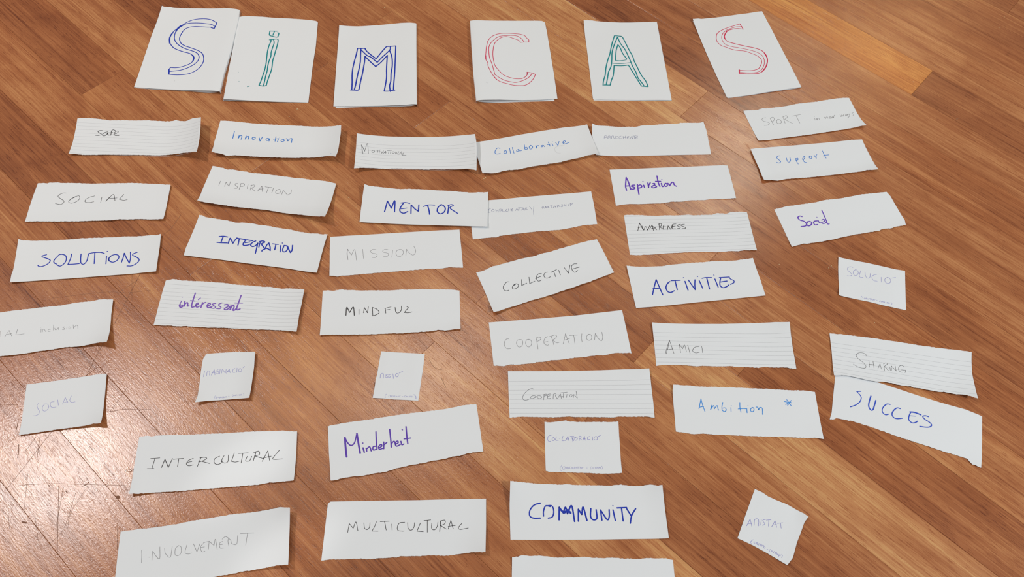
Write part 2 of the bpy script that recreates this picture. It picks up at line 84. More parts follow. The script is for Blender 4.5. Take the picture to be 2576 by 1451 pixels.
('paper_strip', 'plain torn strip reading INTEGRATION in crowded blue marker capitals', 'strip', (-406.9, 648.6), -0.06, [(-107.3, 39.5), (104.0, 36.8), (106.9, -36.8), (-103.7, -39.5)], (211.0, 76.4), [('e', 'R', 3.0, 40.0), ('e', 'B', 2.0, 25.0)], 0.0, '-1073,395 -1021,393 -962,370 -834,369 -706,365 -579,366 -460,349 -329,374 -167,381 -77,374 47,381 203,370 329,369 456,368 536,354 661,357 752,349 875,363 941,355 1040,368', '1040,368 1040,181 1049,-82 1069,-368', '-1037,-395 -814,-388 -450,-375 -81,-375 282,-364 646,-355 894,-365 1069,-368', '-1073,395 -1063,189 -1061,-96 -1062,-246 -1037,-395', '', None, [('blue_marker', '168:-625,46 -566,63 -495,62;168:-565,53 -565,5 -564,-54;168:-625,-65 -561,-61 -470,-49;168:-449,-52 -452,40;168:-449,48 -409,3 -376,-39! -367,11 -347,70;168:-354,65 -279,64 -201,63;168:-306,52 -288,-60;168:-88,61 -153,61 -190,58 -213,16 -217,-30 -193,-48 -136,-30 -105,-2;168:-197,4 -125,32;168:-42,65 -81,32 -95,-23 -56,-46 -16,-16 2,32! 14,-70 24,-161;168:38,69 34,23 41,-39;168:20,65 64,84 103,68 63,28 111,-23 147,-54;168:111,-105 111,-83 145,-55 149,13 170,65! 211,-6 234,-72;168:115,-78 155,-45 192,-46 222,-63;144:232,58 323,62;168:286,55 298,-45;168:368,51 392,-70;144:376,99 382,96;168:417,53 418,-14 437,-55 472,-49 489,-2 467,54 419,60;168:472,58 519,-11 555,-55! 564,-3 547,85')], 'handwriting', 17),
('paper_strip', 'lined torn strip reading intéressant in purple marker', 'strip', (-417.9, 533.6), 0.0313, [(-107.8, 38.5), (104.6, 36.4), (107.1, -36.4), (-103.9, -38.5)], (211.7, 74.9), [('e', 'R', 6.0, 45.0), ('e', 'B', 1.5, 25.0)], 0.0, '-1078,385 -1030,402 -988,422 -929,420 -867,407 -785,408 -552,416 -434,415 -197,413 -126,410 -53,399 101,397 255,395 397,390 513,399 634,384 694,381 812,388 935,380 1046,364', '1046,364 1052,154 1053,-97 1071,-364', '-1039,-385 -911,-382 -741,-381 -628,-378 -574,-368 -459,-375 -234,-369 -11,-353 216,-352 442,-347 667,-330 843,-338 964,-352 1071,-364', '-1078,385 -1074,183 -1061,-111 -1039,-385', '', (0.07, 0.0885, 11, 0.38), [('purple_marker2', '113:-748,54 -758,4 -764,-26;170:-762,-23 -735,-37 -715,-17;170:-756,-3 -750,-46 -724,-58 -691,-22;113:-755,119 -752,119;170:-698,48 -684,-34;170:-687,-2 -661,31 -644,12 -639,-30 -621,-23;170:-581,203 -583,85 -581,-10 -567,-42 -536,-33;125:-619,68 -552,67;170:-519,-5 -490,18 -501,37 -520,15 -514,-24 -488,-35 -457,-13;125:-507,93 -484,125;170:-431,45 -435,-38;170:-440,2 -410,44 -389,54;170:-353,2 -311,19 -323,45 -348,29 -350,-11 -322,-31 -278,-12;136:-236,52 -281,35 -257,10 -224,-7 -240,-35 -289,-33;136:-147,66 -188,36 -171,10 -143,-7 -154,-35 -209,-33;170:-102,36 -58,46 -44,14 -82,-22 -83,-42 -43,-39 -23,-4;170:-51,40 -3,-16 -4,-36;170:-4,37 7,-35;170:5,-2 30,40 48,15 44,-45 67,-43 81,-19;170:107,216 98,99 91,5 105,-33 144,-14;125:44,81 113,84 159,88')], 'handwriting', 18),
('paper_strip', 'plain torn strip reading MISSION in faint pencil', 'strip', (-188.3, 659.1), 0.1843, [(-103.5, 37.1), (102.9, 35.6), (103.7, -35.6), (-103.1, -37.1)], (206.7, 72.7), [('c', 0.0, 1.0, 2.0, 40.0), ('c', 1.0, 0.0, 2.0, 40.0)], 0.0, '-1035,371 -739,372 -372,371 -3,375 368,375 741,375 1029,356', '1029,356 1032,155 1036,-94 1037,-356', '-1031,-371 -971,-376 -901,-388 -831,-377 -677,-372 -440,-365 -357,-360 -166,-359 -22,-355 218,-351 398,-347 519,-346 700,-355 810,-336 942,-352 1037,-356', '-1035,371 -1036,51 -1031,-371', '', None, [('pencil', '54:-754,111 -767,31 -752,-88;54:-760,116 -762,31 -754,-71;54:-754,108 -699,-2! -648,97 -618,-105;54:-523,99 -516,0 -506,-90;54:-313,74 -364,85 -400,51 -377,17 -310,-6 -299,-36 -329,-73 -380,-67;54:-125,61 -170,72 -209,45 -189,14 -129,-5 -121,-34 -148,-69 -199,-58;54:-52,51 -68,-87;54:61,54 18,36 -1,-7 9,-59 45,-84 88,-65 114,-16 103,36 65,54;54:152,-70 167,49;54:167,46 205,-23 264,-71 302,-31 307,28 283,99')], 'handwriting', 19),
('paper_strip', 'plain torn strip reading MINDFUL in black pen', 'strip', (-179.0, 552.9), 0.1317, [(-104.9, 38.7), (103.9, 34.4), (104.4, -34.4), (-103.4, -38.7)], (208.4, 73.1), [('e', 'B', 2.0, 20.0), ('c', 1.0, 1.0, 2.0, 30.0)], 0.0, '-1049,387 -970,390 -894,381 -818,393 -758,404 -713,391 -595,388 -477,374 -360,375 -206,371 -6,366 147,377 289,374 466,381 644,372 823,369 942,362 1039,344', '1039,344 1042,43 1044,-344', '-1034,-387 -834,-386 -607,-392 -381,-394 -267,-392 -40,-384 188,-384 417,-371 624,-364 715,-343 819,-356 935,-345 1044,-344', '-1049,387 -1042,23 -1034,-387', '', None, [('black_ink', '127:-672,-53 -673,67 -664,87! -620,-4! -571,87 -548,-56;104:-484,45 -480,-41;92:-412,-16 -405,76;92:-404,73 -354,-17! -345,88;92:-283,73 -271,-72;92:-283,73 -217,42 -178,-12 -214,-51 -277,-72;92:-90,55 -78,-30;69:-99,52 -1,77;69:-89,23 -17,32;92:59,65 68,2 86,-29 121,-26 153,20 154,89;92:236,74 259,58 225,12 202,-25! 255,-31 315,-17')], 'handwriting', 20),
('paper_strip', 'plain torn strip reading COLLECTIVE in dark pen, tilted up to the right', 'strip', (51.4, 645.5), 0.4517, [(-102.8, 39.6), (103.6, 33.9), (102.5, -33.9), (-103.3, -39.6)], (206.2, 73.4), [('c', 0.0, 1.0, 5.0, 50.0), ('e', 'B', 2.0, 25.0)], 0.0, '-1028,396 -918,386 -864,392 -807,407 -740,413 -652,404 -560,405 -495,402 -405,397 -312,400 -157,388 -44,373 67,381 237,369 360,373 494,370 628,365 764,364 899,357 1036,339', '1036,339 1040,150 1036,-68 1025,-339', '-1033,-396 -929,-394 -797,-380 -604,-376 -410,-372 -222,-383 -28,-384 171,-378 328,-379 479,-368 582,-374 640,-364 806,-354 917,-347 1025,-339', '-1028,396 -1022,172 -1020,-99 -1033,-396', '', None, [('dark_pen', '90:-601,59 -635,71 -692,40 -729,-6 -727,-51 -698,-76 -658,-78;90:-526,-15 -569,-26 -596,-56 -579,-85 -533,-83 -489,-54 -494,-16 -522,-5 -558,-15;90:-402,37 -439,-64! -350,-52;90:-277,37 -309,-74! -217,-62;90:-66,35 -111,43 -156,14 -177,-39 -162,-82 -112,-77;90:-190,-22 -91,-10;90:35,24 -5,28 -44,-11 -41,-58 -9,-77 43,-70;90:80,2 187,22;90:133,9 121,-96;90:214,-1 205,-92;90:318,12 337,-105! 425,32;90:538,12 480,25 430,-12 419,-85 442,-124 499,-106;90:419,-54 554,-57')], 'handwriting', 21),
('paper_strip', 'plain torn strip reading COOPERATION in faint pencil capitals', 'strip', (78.2, 536.2), 0.2069, [(-103.2, 35.8), (103.6, 37.0), (103.4, -37.0), (-103.8, -35.8)], (207.0, 72.8), [], 0.0, '-1032,358 -626,351 -151,347 329,347 693,359 1036,370', '1036,370 1038,197 1038,-69 1034,-370', '-1038,-358 -947,-374 -891,-384 -797,-367 -662,-382 -547,-381 -443,-383 -407,-370 -281,-375 -186,-361 -83,-369 69,-362 210,-357 326,-363 398,-352 504,-350 619,-362 740,-344 800,-338 915,-355 1009,-358 1034,-370', '-1032,358 -1034,-29 -1038,-358', '', None, [('pencil', '58:-763,52 -798,52 -832,8 -840,-56 -811,-104 -757,-110;58:-603,22 -640,13 -658,-37 -641,-90 -608,-100 -575,-72 -562,-21 -575,15 -606,22;58:-470,14 -501,5 -522,-45 -509,-98 -476,-112 -443,-85 -430,-35 -448,6 -478,13;58:-354,26 -350,-50 -352,-159;58:-354,22 -315,35 -282,19 -299,-16 -349,-37;58:-178,31 -219,8 -247,-47 -240,-93 -202,-114 -183,-105;58:-246,-60 -185,-53;58:-125,32 -110,-48 -106,-115;58:-151,28 -115,34 -66,46 -40,24 -62,-7 -108,-35! -62,-85 -19,-82;58:36,-116 71,-26 99,53! 111,-30 129,-119;58:57,-57 155,-30;58:155,18 278,13;58:219,12 215,-118;58:347,29 329,-37 327,-112;58:456,9 424,-7 404,-51 421,-88 462,-89 488,-46 478,1 448,10;58:518,-97 552,13;58:552,13 579,-68 623,-118 653,-56 654,26')], 'handwriting', 22),
('paper_strip', 'lined torn strip reading COOPERATION with one tall C', 'strip', (113.1, 448.3), 0.1064, [(-104.3, 35.9), (104.0, 37.7), (103.7, -37.7), (-103.4, -35.9)], (207.7, 73.6), [('c', 1.0, 0.0, 5.0, 50.0), ('c', 1.0, 1.0, 2.0, 40.0)], 0.0, '-1043,359 -593,357 -137,361 321,372 666,384 1040,377', '1040,377 1046,212 1049,-142 1037,-377', '-1034,-359 -882,-344 -591,-353 -397,-358 -181,-346 -103,-355 190,-358 445,-363 525,-349 682,-353 918,-354 1037,-377', '-1043,359 -1041,47 -1034,-359', '', (0.224, 0.0975, 8, 0.6), [('grey_pen', '56:-675,68 -699,82 -750,62 -814,3 -841,-62 -822,-92 -784,-95 -742,-77;56:-664,-30 -687,-28 -721,-45 -722,-69 -688,-69 -643,-46 -609,-28 -570,-40 -571,-64 -605,-75 -627,-58 -664,-30;56:-529,-8 -539,-90;56:-535,-10 -496,-4 -491,-22 -531,-36;56:-432,-2 -474,-10 -479,-70 -435,-68;56:-475,-38 -443,-31;56:-401,-76 -389,-4 -356,-4 -365,-34! -343,-76;56:-339,-76 -292,-2! -281,-73;56:-319,-52 -257,-40;56:-287,14 -191,26;56:-243,14 -255,-61;56:-197,-8 -205,-57;56:-149,-14 -161,-35 -146,-50 -122,-31 -132,-11 -151,-14;56:-109,-61 -98,-11;56:-98,-11 -51,-67! -61,40')], 'handwriting', 23),
('paper_strip', 'lined torn strip reading AMICI in thin black capitals', 'strip', (326.2, 549.3), 0.0883, [(-105.7, 35.7), (106.9, 38.0), (104.5, -38.0), (-105.7, -35.7)], (211.4, 73.7), [('c', 0.0, 0.0, 3.0, 60.0), ('c', 1.0, 0.0, 6.0, 60.0), ('e', 'R', 2.0, 50.0)], 0.0, '-1057,357 -942,354 -699,357 -339,360 21,365 263,375 567,391 862,398 1069,380', '1069,380 1060,198 1054,-27 1052,-204 1045,-380', '-1057,-357 -975,-340 -801,-338 -628,-340 -456,-356 -361,-345 -198,-350 -81,-350 60,-341 152,-353 328,-352 478,-363 551,-347 712,-355 909,-355 952,-368 1045,-380', '-1057,357 -1053,49 -1057,-357', '', (0.227, 0.0975, 8, 0.6), [('black_ink', '53:-899,-149 -863,-50 -815,67! -795,-23 -771,-151;53:-888,-159 -849,-50 -816,60;53:-879,-91 -775,-74;53:-671,1 -667,-133;53:-669,-1 -630,-68! -593,-6 -578,-123;53:-546,-9 -536,-70 -526,-147;53:-373,-28 -432,-36 -477,-82 -472,-121 -427,-133 -378,-119;53:-332,-22 -332,-73 -334,-127')], 'handwriting', 24),
('paper_strip', 'plain torn strip reading Ambition and a star in light blue pen', 'strip', (354.5, 445.2), 0.0469, [(-105.2, 35.5), (105.6, 36.7), (105.2, -36.7), (-105.7, -35.5)], (210.8, 72.2), [('c', 0.0, 0.0, 3.0, 40.0), ('c', 1.0, 1.0, 3.0, 50.0)], 0.0, '-1052,355 -909,359 -770,360 -564,358 -335,365 -106,369 123,372 353,376 582,371 813,377 928,381 1056,367', '1056,367 1057,98 1055,-142 1052,-367', '-1057,-355 -912,-369 -815,-382 -677,-365 -522,-372 -346,-368 -32,-367 262,-362 459,-355 655,-356 849,-355 945,-348 1052,-367', '-1052,355 -1065,251 -1060,-41 -1057,-355', '', None, [('sky_pen2', '113:-695,9 -652,162! -636,65 -611,-29;113:-684,32 -624,48;113:-500,73 -527,3! -490,55 -472,68 -469,21! -439,58 -421,71 -416,24 -409,2;113:-336,126 -355,57 -354,4 -323,-15 -297,13 -311,42 -348,36;113:-224,49 -228,-7;79:-218,84 -214,84;113:-86,139 -92,65 -86,-12;113:-120,36 -51,47 7,46;113:5,46 3,-15;79:26,93 32,91;113:86,68 61,43 62,10 90,7 110,34 103,67 84,68;113:144,77 166,78 178,37! 199,74 232,64 227,-31;113:573,190 674,171;113:614,219 641,170 665,126;113:680,210 634,172 587,140;113:612,132 668,183')], 'handwriting', 25),
('paper_strip', 'lined torn strip reading SHARING in thin capitals', 'strip', (596.4, 544.2), -0.0664, [(-106.8, 36.0), (109.6, 41.0), (102.5, -41.0), (-105.3, -36.0)], (212.2, 77.2), [('c', 1.0, 1.0, 5.0, 60.0), ('e', 'B', 2.5, 25.0), ('e', 'R', 2.0, 40.0)], 1.0, '-1068,360 -874,376 -696,384 -555,384 -543,386 -401,394 -225,390 -48,394 129,392 306,389 424,391 661,400 896,412 1096,410', '1096,410 1070,251 1044,24 1041,-188 1025,-410', '-1053,-360 -954,-336 -873,-326 -760,-334 -646,-343 -533,-352 -430,-354 -300,-335 -187,-340 -40,-351 76,-340 131,-353 245,-352 380,-361 492,-364 574,-347 660,-357 746,-364 853,-358 932,-373 1025,-410', '-1068,360 -1054,49 -1053,-360', '', (0.22, 0.0975, 8, 0.55), [('black_ink', '48:-532,62 -538,91 -589,109 -648,95 -684,54 -667,4 -601,-44 -554,-100 -563,-141 -610,-152 -679,-141 -740,-109;48:-499,-4 -498,-119;48:-436,-2 -431,-121;48:-499,-72 -432,-67;48:-377,-127 -334,-35! -321,-121;48:-360,-93 -321,-84;48:-277,-18 -277,-139;48:-280,-25 -245,-3 -223,-18 -268,-65! -214,-132;48:-189,-61 -187,-124;48:-169,-121 -167,-41;48:-164,-42 -99,-115! -108,-28;48:27,-27 -2,-6 -44,-26 -61,-81 -42,-116 -2,-119;48:-17,-80 46,-75! 33,-121')], 'handwriting', 26),
('paper_strip', 'plain torn strip reading SUCCES in blue marker', 'strip', (588.5, 460.4), -0.2521, [(-107.7, 42.2), (107.1, 41.2), (107.0, -41.2), (-106.3, -42.2)], (214.1, 83.4), [('c', 1.0, 1.0, 2.0, 40.0)], 0.0, '-1077,422 -755,416 -490,417 -181,418 161,415 499,419 833,435 1023,419 1071,412', '1071,412 1080,61 1083,-244 1070,-412', '-1063,-422 -1010,-406 -976,-371 -751,-339 -653,-332 -456,-331 -162,-344 70,-347 225,-344 513,-347 705,-340 876,-337 952,-400 1007,-402 1070,-412', '-1077,422 -1071,280 -1061,-32 -1049,-310 -1063,-422', '', None, [('blue_marker2', '117:-680,179 -737,155! -687,118 -662,76 -675,7 -724,-62 -798,-124;163:-529,156 -544,55 -542,-21 -509,-66 -477,-48 -463,34 -452,111;128:-244,121 -290,110 -330,57 -349,-7 -331,-52 -291,-66 -254,-42;140:-96,107 -143,100 -188,39 -205,-24 -179,-66 -129,-70 -57,-36;187:47,104 113,121 203,116;140:54,96 36,26 40,-29 81,-58 124,-45 163,-5;93:46,43 125,65;140:311,125 269,125 232,99 262,65 330,40 363,8 339,-32 280,-58 199,-75')], 'handwriting', 27),
('paper_strip', 'lined torn strip reading AWARENESS in black marker', 'strip', (281.9, 750.7), 0.1442, [(-104.0, 38.9), (103.8, 37.3), (104.8, -37.3), (-104.7, -38.9)], (208.7, 76.2), [('e', 'R', 2.0, 50.0), ('c', 1.0, 0.0, 2.0, 60.0)], 0.0, '-1040,389 -984,400 -790,389 -662,378 -494,362 -336,372 -141,364 32,375 134,359 320,363 451,360 536,389 639,379 689,369 786,399 915,395 1038,373', '1038,373 1045,148 1046,-95 1048,-373', '-1047,-389 -943,-400 -716,-397 -588,-391 -332,-376 -76,-372 180,-368 306,-379 499,-380 591,-368 756,-375 823,-361 1048,-373', '-1040,389 -1044,56 -1047,-389', '', (0.03, 0.092, 11, 0.5), [('black_ink', '90:-851,77 -801,228! -783,155 -762,97;90:-841,130 -777,154;90:-771,170 -752,81! -709,152 -688,78! -631,183;90:-653,96 -598,182! -591,67;90:-619,107 -543,126;90:-597,164 -537,81;90:-479,202 -488,79;90:-485,191 -448,206 -441,167 -479,137! -420,85;90:-380,173 -411,158 -423,96 -373,94;90:-412,134 -379,138;90:-359,75 -333,156;90:-333,156 -300,81! -255,180;90:-194,191 -251,177 -271,99 -218,93;90:-258,138 -215,145;90:-118,181 -161,170 -173,143 -136,127 -141,104 -197,93;90:-53,180 -102,173 -113,150 -65,125 -48,98 -113,91')], 'handwriting', 28),
('paper_strip', 'plain torn strip reading ACTIVITIES in blue marker', 'strip', (288.4, 657.9), 0.2036, [(-104.9, 38.4), (104.8, 35.6), (104.9, -35.6), (-104.8, -38.4)], (209.7, 73.9), [('c', 0.0, 0.0, 3.0, 40.0), ('e', 'B', 1.5, 25.0)], 0.0, '-1049,384 -977,368 -789,349 -638,341 -474,334 -369,347 -150,353 42,355 233,348 363,353 490,346 591,336 744,329 852,342 957,344 1048,356', '1048,356 1046,156 1055,-77 1049,-356', '-1048,-384 -823,-389 -453,-387 -80,-378 296,-372 676,-364 1049,-356', '-1049,384 -1043,86 -1045,-138 -1048,-384', '', None, [('blue_marker', '160:-738,-168 -681,-33 -622,95! -599,-55 -576,-189;160:-707,-66 -592,-65;160:-411,40 -460,4 -498,-64 -485,-135 -440,-156 -378,-132;135:-388,55 -239,49;160:-324,47 -327,-117;160:-168,24 -158,-140;123:-177,94 -171,88;160:-107,40 -72,-59 -42,-143! -25,-49 0,38;160:64,15 84,-128;123:51,98 57,92;135:118,53 186,61 275,52;160:197,52 190,-155;160:323,21 336,-129;123:322,95 327,90;135:399,40 564,35;160:420,31 387,-45 377,-109 410,-148 464,-139 519,-108;160:394,-43 506,-35;135:560,31 575,-6 617,-39 608,-74 547,-101')], 'handwriting', 29),
('paper_strip', 'plain torn strip reading Social in purple marker', 'strip', (538.9, 811.7), 0.3112, [(-104.2, 38.7), (105.8, 35.9), (104.3, -35.9), (-106.0, -38.7)], (210.1, 74.7), [('e', 'B', 1.5, 25.0)], 0.0, '-1042,387 -917,397 -811,410 -672,403 -459,397 -276,390 -97,404 42,392 182,381 374,385 568,391 770,379 1058,359', '1058,359 1082,261 1078,110 1077,-89 1080,-257 1043,-359', '-1060,-387 -938,-376 -836,-366 -790,-385 -639,-386 -515,-391 -427,-384 -332,-390 -111,-374 -26,-374 105,-368 246,-372 318,-370 430,-373 529,-377 613,-354 759,-375 825,-360 941,-359 1043,-359', '-1042,387 -1045,165 -1049,-106 -1060,-387', '', None, [('purple_marker', '171:-632,156 -666,174 -713,148 -695,95 -640,60 -621,7 -654,-35 -734,-35;171:-578,39 -615,6 -616,-42 -573,-43 -524,-4 -538,35 -582,37;171:-413,23 -464,25 -494,-10 -484,-48 -439,-50;145:-394,30 -393,-22 -365,-27;119:-389,95 -385,92;145:-333,23 -291,31 -277,9 -311,-14 -348,-23 -348,-47 -299,-48 -257,-24;145:-242,213 -249,104 -259,-8 -267,-71 -238,-76')], 'handwriting', 30),
('paper_card', 'small white card reading SOLUCIÓ in violet ballpoint', 'strip', (573.3, 687.1), -0.1417, [(-54.1, 37.4), (54.0, 37.4), (53.1, -37.4), (-53.0, -37.4)], (107.2, 74.8), [('c', 0.0, 1.0, 2.0, 30.0), ('c', 0.0, 0.0, 1.5, 30.0)], 0.0, '-541,374 -496,365 -305,369 -55,377 195,375 382,370 507,380 540,374', '540,374 536,132 533,-135 531,-374', '-530,-374 -492,-376 -304,-369 -61,-364 180,-376 361,-377 531,-374', '-541,374 -537,124 -532,-56 -523,-159 -530,-374', '', None, [('violet_pen', '57:-302,227 -342,231 -385,200 -385,155 -347,119 -316,83 -347,49 -395,42;57:-261,195 -292,157 -294,104 -266,81 -229,106 -214,154 -236,194 -263,195;57:-171,206 -198,106 -186,68 -138,77;57:-108,192 -99,117 -69,80 -32,104 -19,185;57:83,193 30,164 3,113 29,59 87,59;57:150,153 151,57;57:246,174 208,127 219,69 268,62 302,113 283,169 244,174;57:311,173 383,210;41:-159,-288 -173,-316 -167,-347;41:-136,-292 -151,-308 -139,-319 -147,-339;41:-114,-304 -123,-326 -109,-332 -99,-312 -113,-304;41:-86,-297 -90,-325 -72,-323;41:-66,-304 -62,-325 -48,-317 -45,-301;41:-38,-300 -5,-296;41:-23,-300 -26,-326;41:-9,-301 -12,-322;41:7,-300 -2,-317 10,-323 19,-306 4,-301;41:22,-318 27,-301 39,-314 49,-295;41:67,-307 82,-306;41:127,-296 115,-314 124,-329;41:121,-313 135,-312;41:142,-325 148,-303 159,-320 167,-301;41:181,-298 169,-312 181,-322 188,-310;41:199,-299 195,-320 210,-318;41:217,-299 215,-321;41:241,-303 229,-306 239,-315 229,-326;41:254,-300 251,-326;41:272,-301 268,-325;41:253,-314 270,-313;41:296,-289 311,-304 307,-332')], 'handwriting', 31),
('paper_strip', 'torn strip reading SOCIAL inclusion, cut off by the left edge', 'strip', (-688.4, 463.8), 0.2302, [(-111.4, 38.6), (108.4, 39.2), (112.2, -39.2), (-109.3, -38.6)], (220.6, 77.9), [('c', 1.0, 1.0, 10.0, 55.0), ('e', 'R', 3.0, 35.0), ('e', 'B', 2.5, 25.0)], 0.0, '-1114,386 -836,378 -516,380 -409,383 -303,389 -87,389 128,396 345,396 473,410 614,418 779,418 878,431 947,423 1084,392', '1084,392 1082,136 1108,-202 1122,-392', '-1093,-386 -737,-377 -380,-365 -224,-368 -28,-361 115,-347 344,-340 499,-326 717,-343 886,-336 997,-347 1122,-392', '-1114,386 -1111,-2 -1093,-386', '', None, [('pencil', '48:-452,56 -433,-34;48:-381,-45 -334,55! -284,-41;48:-365,-9 -285,0;48:-220,58 -229,-32! -115,-28;48:109,27 115,-31;32:101,50 104,49;48:136,-30 135,11 157,9 178,-26 189,-18;48:240,2 211,2 215,-28 249,-28;48:276,74 283,-18;48:299,17 309,-13 335,-9 347,18 357,-18;48:429,21 409,13 436,-5 433,-24 407,-21;48:468,16 470,-22;48:503,12 494,-6 513,-25 527,-10 506,12;48:550,41 563,-26;48:564,-8 597,27 618,11 626,-31')], 'handwriting', 32),
('paper_card', 'small white card reading SOCIAL in violet ballpoint beside the floor glare', 'strip', (-602.3, 358.5), 0.2388, [(-55.3, 37.9), (52.7, 38.8), (55.7, -38.8), (-53.1, -37.9)], (108.4, 76.7), [('c', 1.0, 1.0, 6.0, 50.0), ('e', 'R', 2.5, 30.0), ('e', 'B', 2.5, 25.0)], 0.0, '-553,379 -393,378 -188,380 15,390 221,399 381,403 527,388', '527,388 531,214 538,-83 557,-388', '-531,-379 -427,-380 -231,-373 -82,-369 118,-369 273,-372 379,-372 444,-367 504,-384 557,-388', '-553,379 -545,80 -538,-171 -531,-379', '', None, [('violet_pen', '47:-348,65 -367,37 -350,-11 -324,-54 -329,-93 -357,-112 -399,-112;47:-266,43 -290,9 -286,-37 -258,-64 -224,-51 -207,-8 -230,35 -268,43;47:-146,64 -188,58 -191,19 -168,-19 -109,-25;47:-102,84 -82,-1;47:-29,6 -6,106! 40,22;47:-17,29 25,38;47:73,119 61,54 91,20 136,22')], 'handwriting', 33),
('paper_card', 'small white card reading IMAGINACIÓ with a clipped corner', 'strip', (-392.6, 421.7), 0.1606, [(-33.5, 38.6), (36.6, 36.2), (35.3, -36.2), (-38.4, -38.6)], (71.9, 74.9), [('e', 'R', 5.0, 35.0), ('c', 0.0, 1.0, 5.0, 35.0), ('e', 'B', 2.0, 20.0)], 0.0, '-335,386 -266,391 -150,394 -35,396 82,397 204,380 366,362', '366,362 373,124 365,-105 353,-362', '-384,-386 -227,-361 -64,-355 104,-350 353,-362', '-335,386 -356,351 -378,306 -381,190 -383,62 -379,-66 -377,-196 -373,-264 -384,-386', '', None, [('violet_pen', '52:-331,122 -337,25;52:-295,41 -291,104 -259,107 -255,44;52:-230,42 -198,131! -178,45;52:-227,77 -179,84;52:-142,129 -166,105 -165,66 -136,61 -126,94 -151,95;52:-114,137 -115,57;52:-88,66 -82,126 -37,68 -29,126;52:-22,62 13,127! 31,66;52:-13,88 23,91;52:93,133 66,114 68,73 100,68;52:122,135 124,68;52:157,123 148,92 162,71 187,77 191,106 166,126;52:207,127 230,149;37:-130,-280 -141,-299 -134,-326;37:-114,-297 -112,-326;37:-103,-327 -100,-301 -87,-314 -78,-299 -70,-325;37:-63,-322 -59,-300 -49,-322;37:-33,-301 -42,-316 -30,-323 -26,-310;37:-18,-299 -16,-323;37:-8,-321 -5,-302 9,-319 9,-300;37:23,-296 16,-309 29,-317;37:45,-297 59,-298;37:107,-276 100,-293 111,-307;37:117,-301 123,-282 133,-300;37:146,-284 140,-296 155,-302;37:161,-282 168,-300;37:181,-284 183,-305;37:199,-284 193,-293 206,-304;37:216,-283 216,-306;37:228,-282 230,-304;37:257,-276 266,-294 258,-306')], 'handwriting', 34),
('paper_card', 'small white card reading MISSIÓ in violet ballpoint', 'strip', (-150.2, 449.4), 0.0411, [(-30.8, 37.3), (33.2, 36.8), (31.1, -36.8), (-33.4, -37.3)], (64.2, 74.2), [('c', 0.0, 1.0, 2.0, 25.0)], 0.0, '-308,373 -112,369 129,371 332,368', '332,368 330,166 320,-93 311,-368', '-334,-373 -199,-366 -24,-372 150,-368 311,-368', '-308,373 -317,191 -322,-5 -332,-83 -330,-172 -334,-373', '', None, [('violet_pen', '59:-271,-57 -268,8 -233,15 -224,-54;59:-204,3 -199,-40;59:-159,11 -187,2 -185,-13 -163,-19 -164,-35 -190,-37;59:-121,14 -149,5 -150,-10 -128,-16 -129,-32 -155,-34;59:-95,25 -80,-50;59:-43,33 -58,12 -49,-16 -25,-18 -16,9 -27,30 -45,33;59:-10,41 41,74;38:-150,-295 -166,-321 -157,-350;38:-112,-339 -111,-311 -95,-313 -92,-338;38:-77,-315 -73,-334;38:-60,-314 -64,-331 -52,-333;38:-43,-313 -45,-330 -34,-329;38:-26,-310 -25,-334;38:-8,-315 -12,-328 0,-329 2,-317;38:18,-331 18,-316 34,-317 50,-307;38:75,-319 90,-318;38:120,-303 107,-313 110,-325 128,-324;38:133,-324 138,-308 151,-322;38:157,-307 154,-322 168,-319;38:180,-303 180,-324;38:195,-302 189,-315 203,-319;38:213,-301 213,-322;38:227,-303 232,-321;59:240,-279 269,-306 275,-342')], 'handwriting', 35),
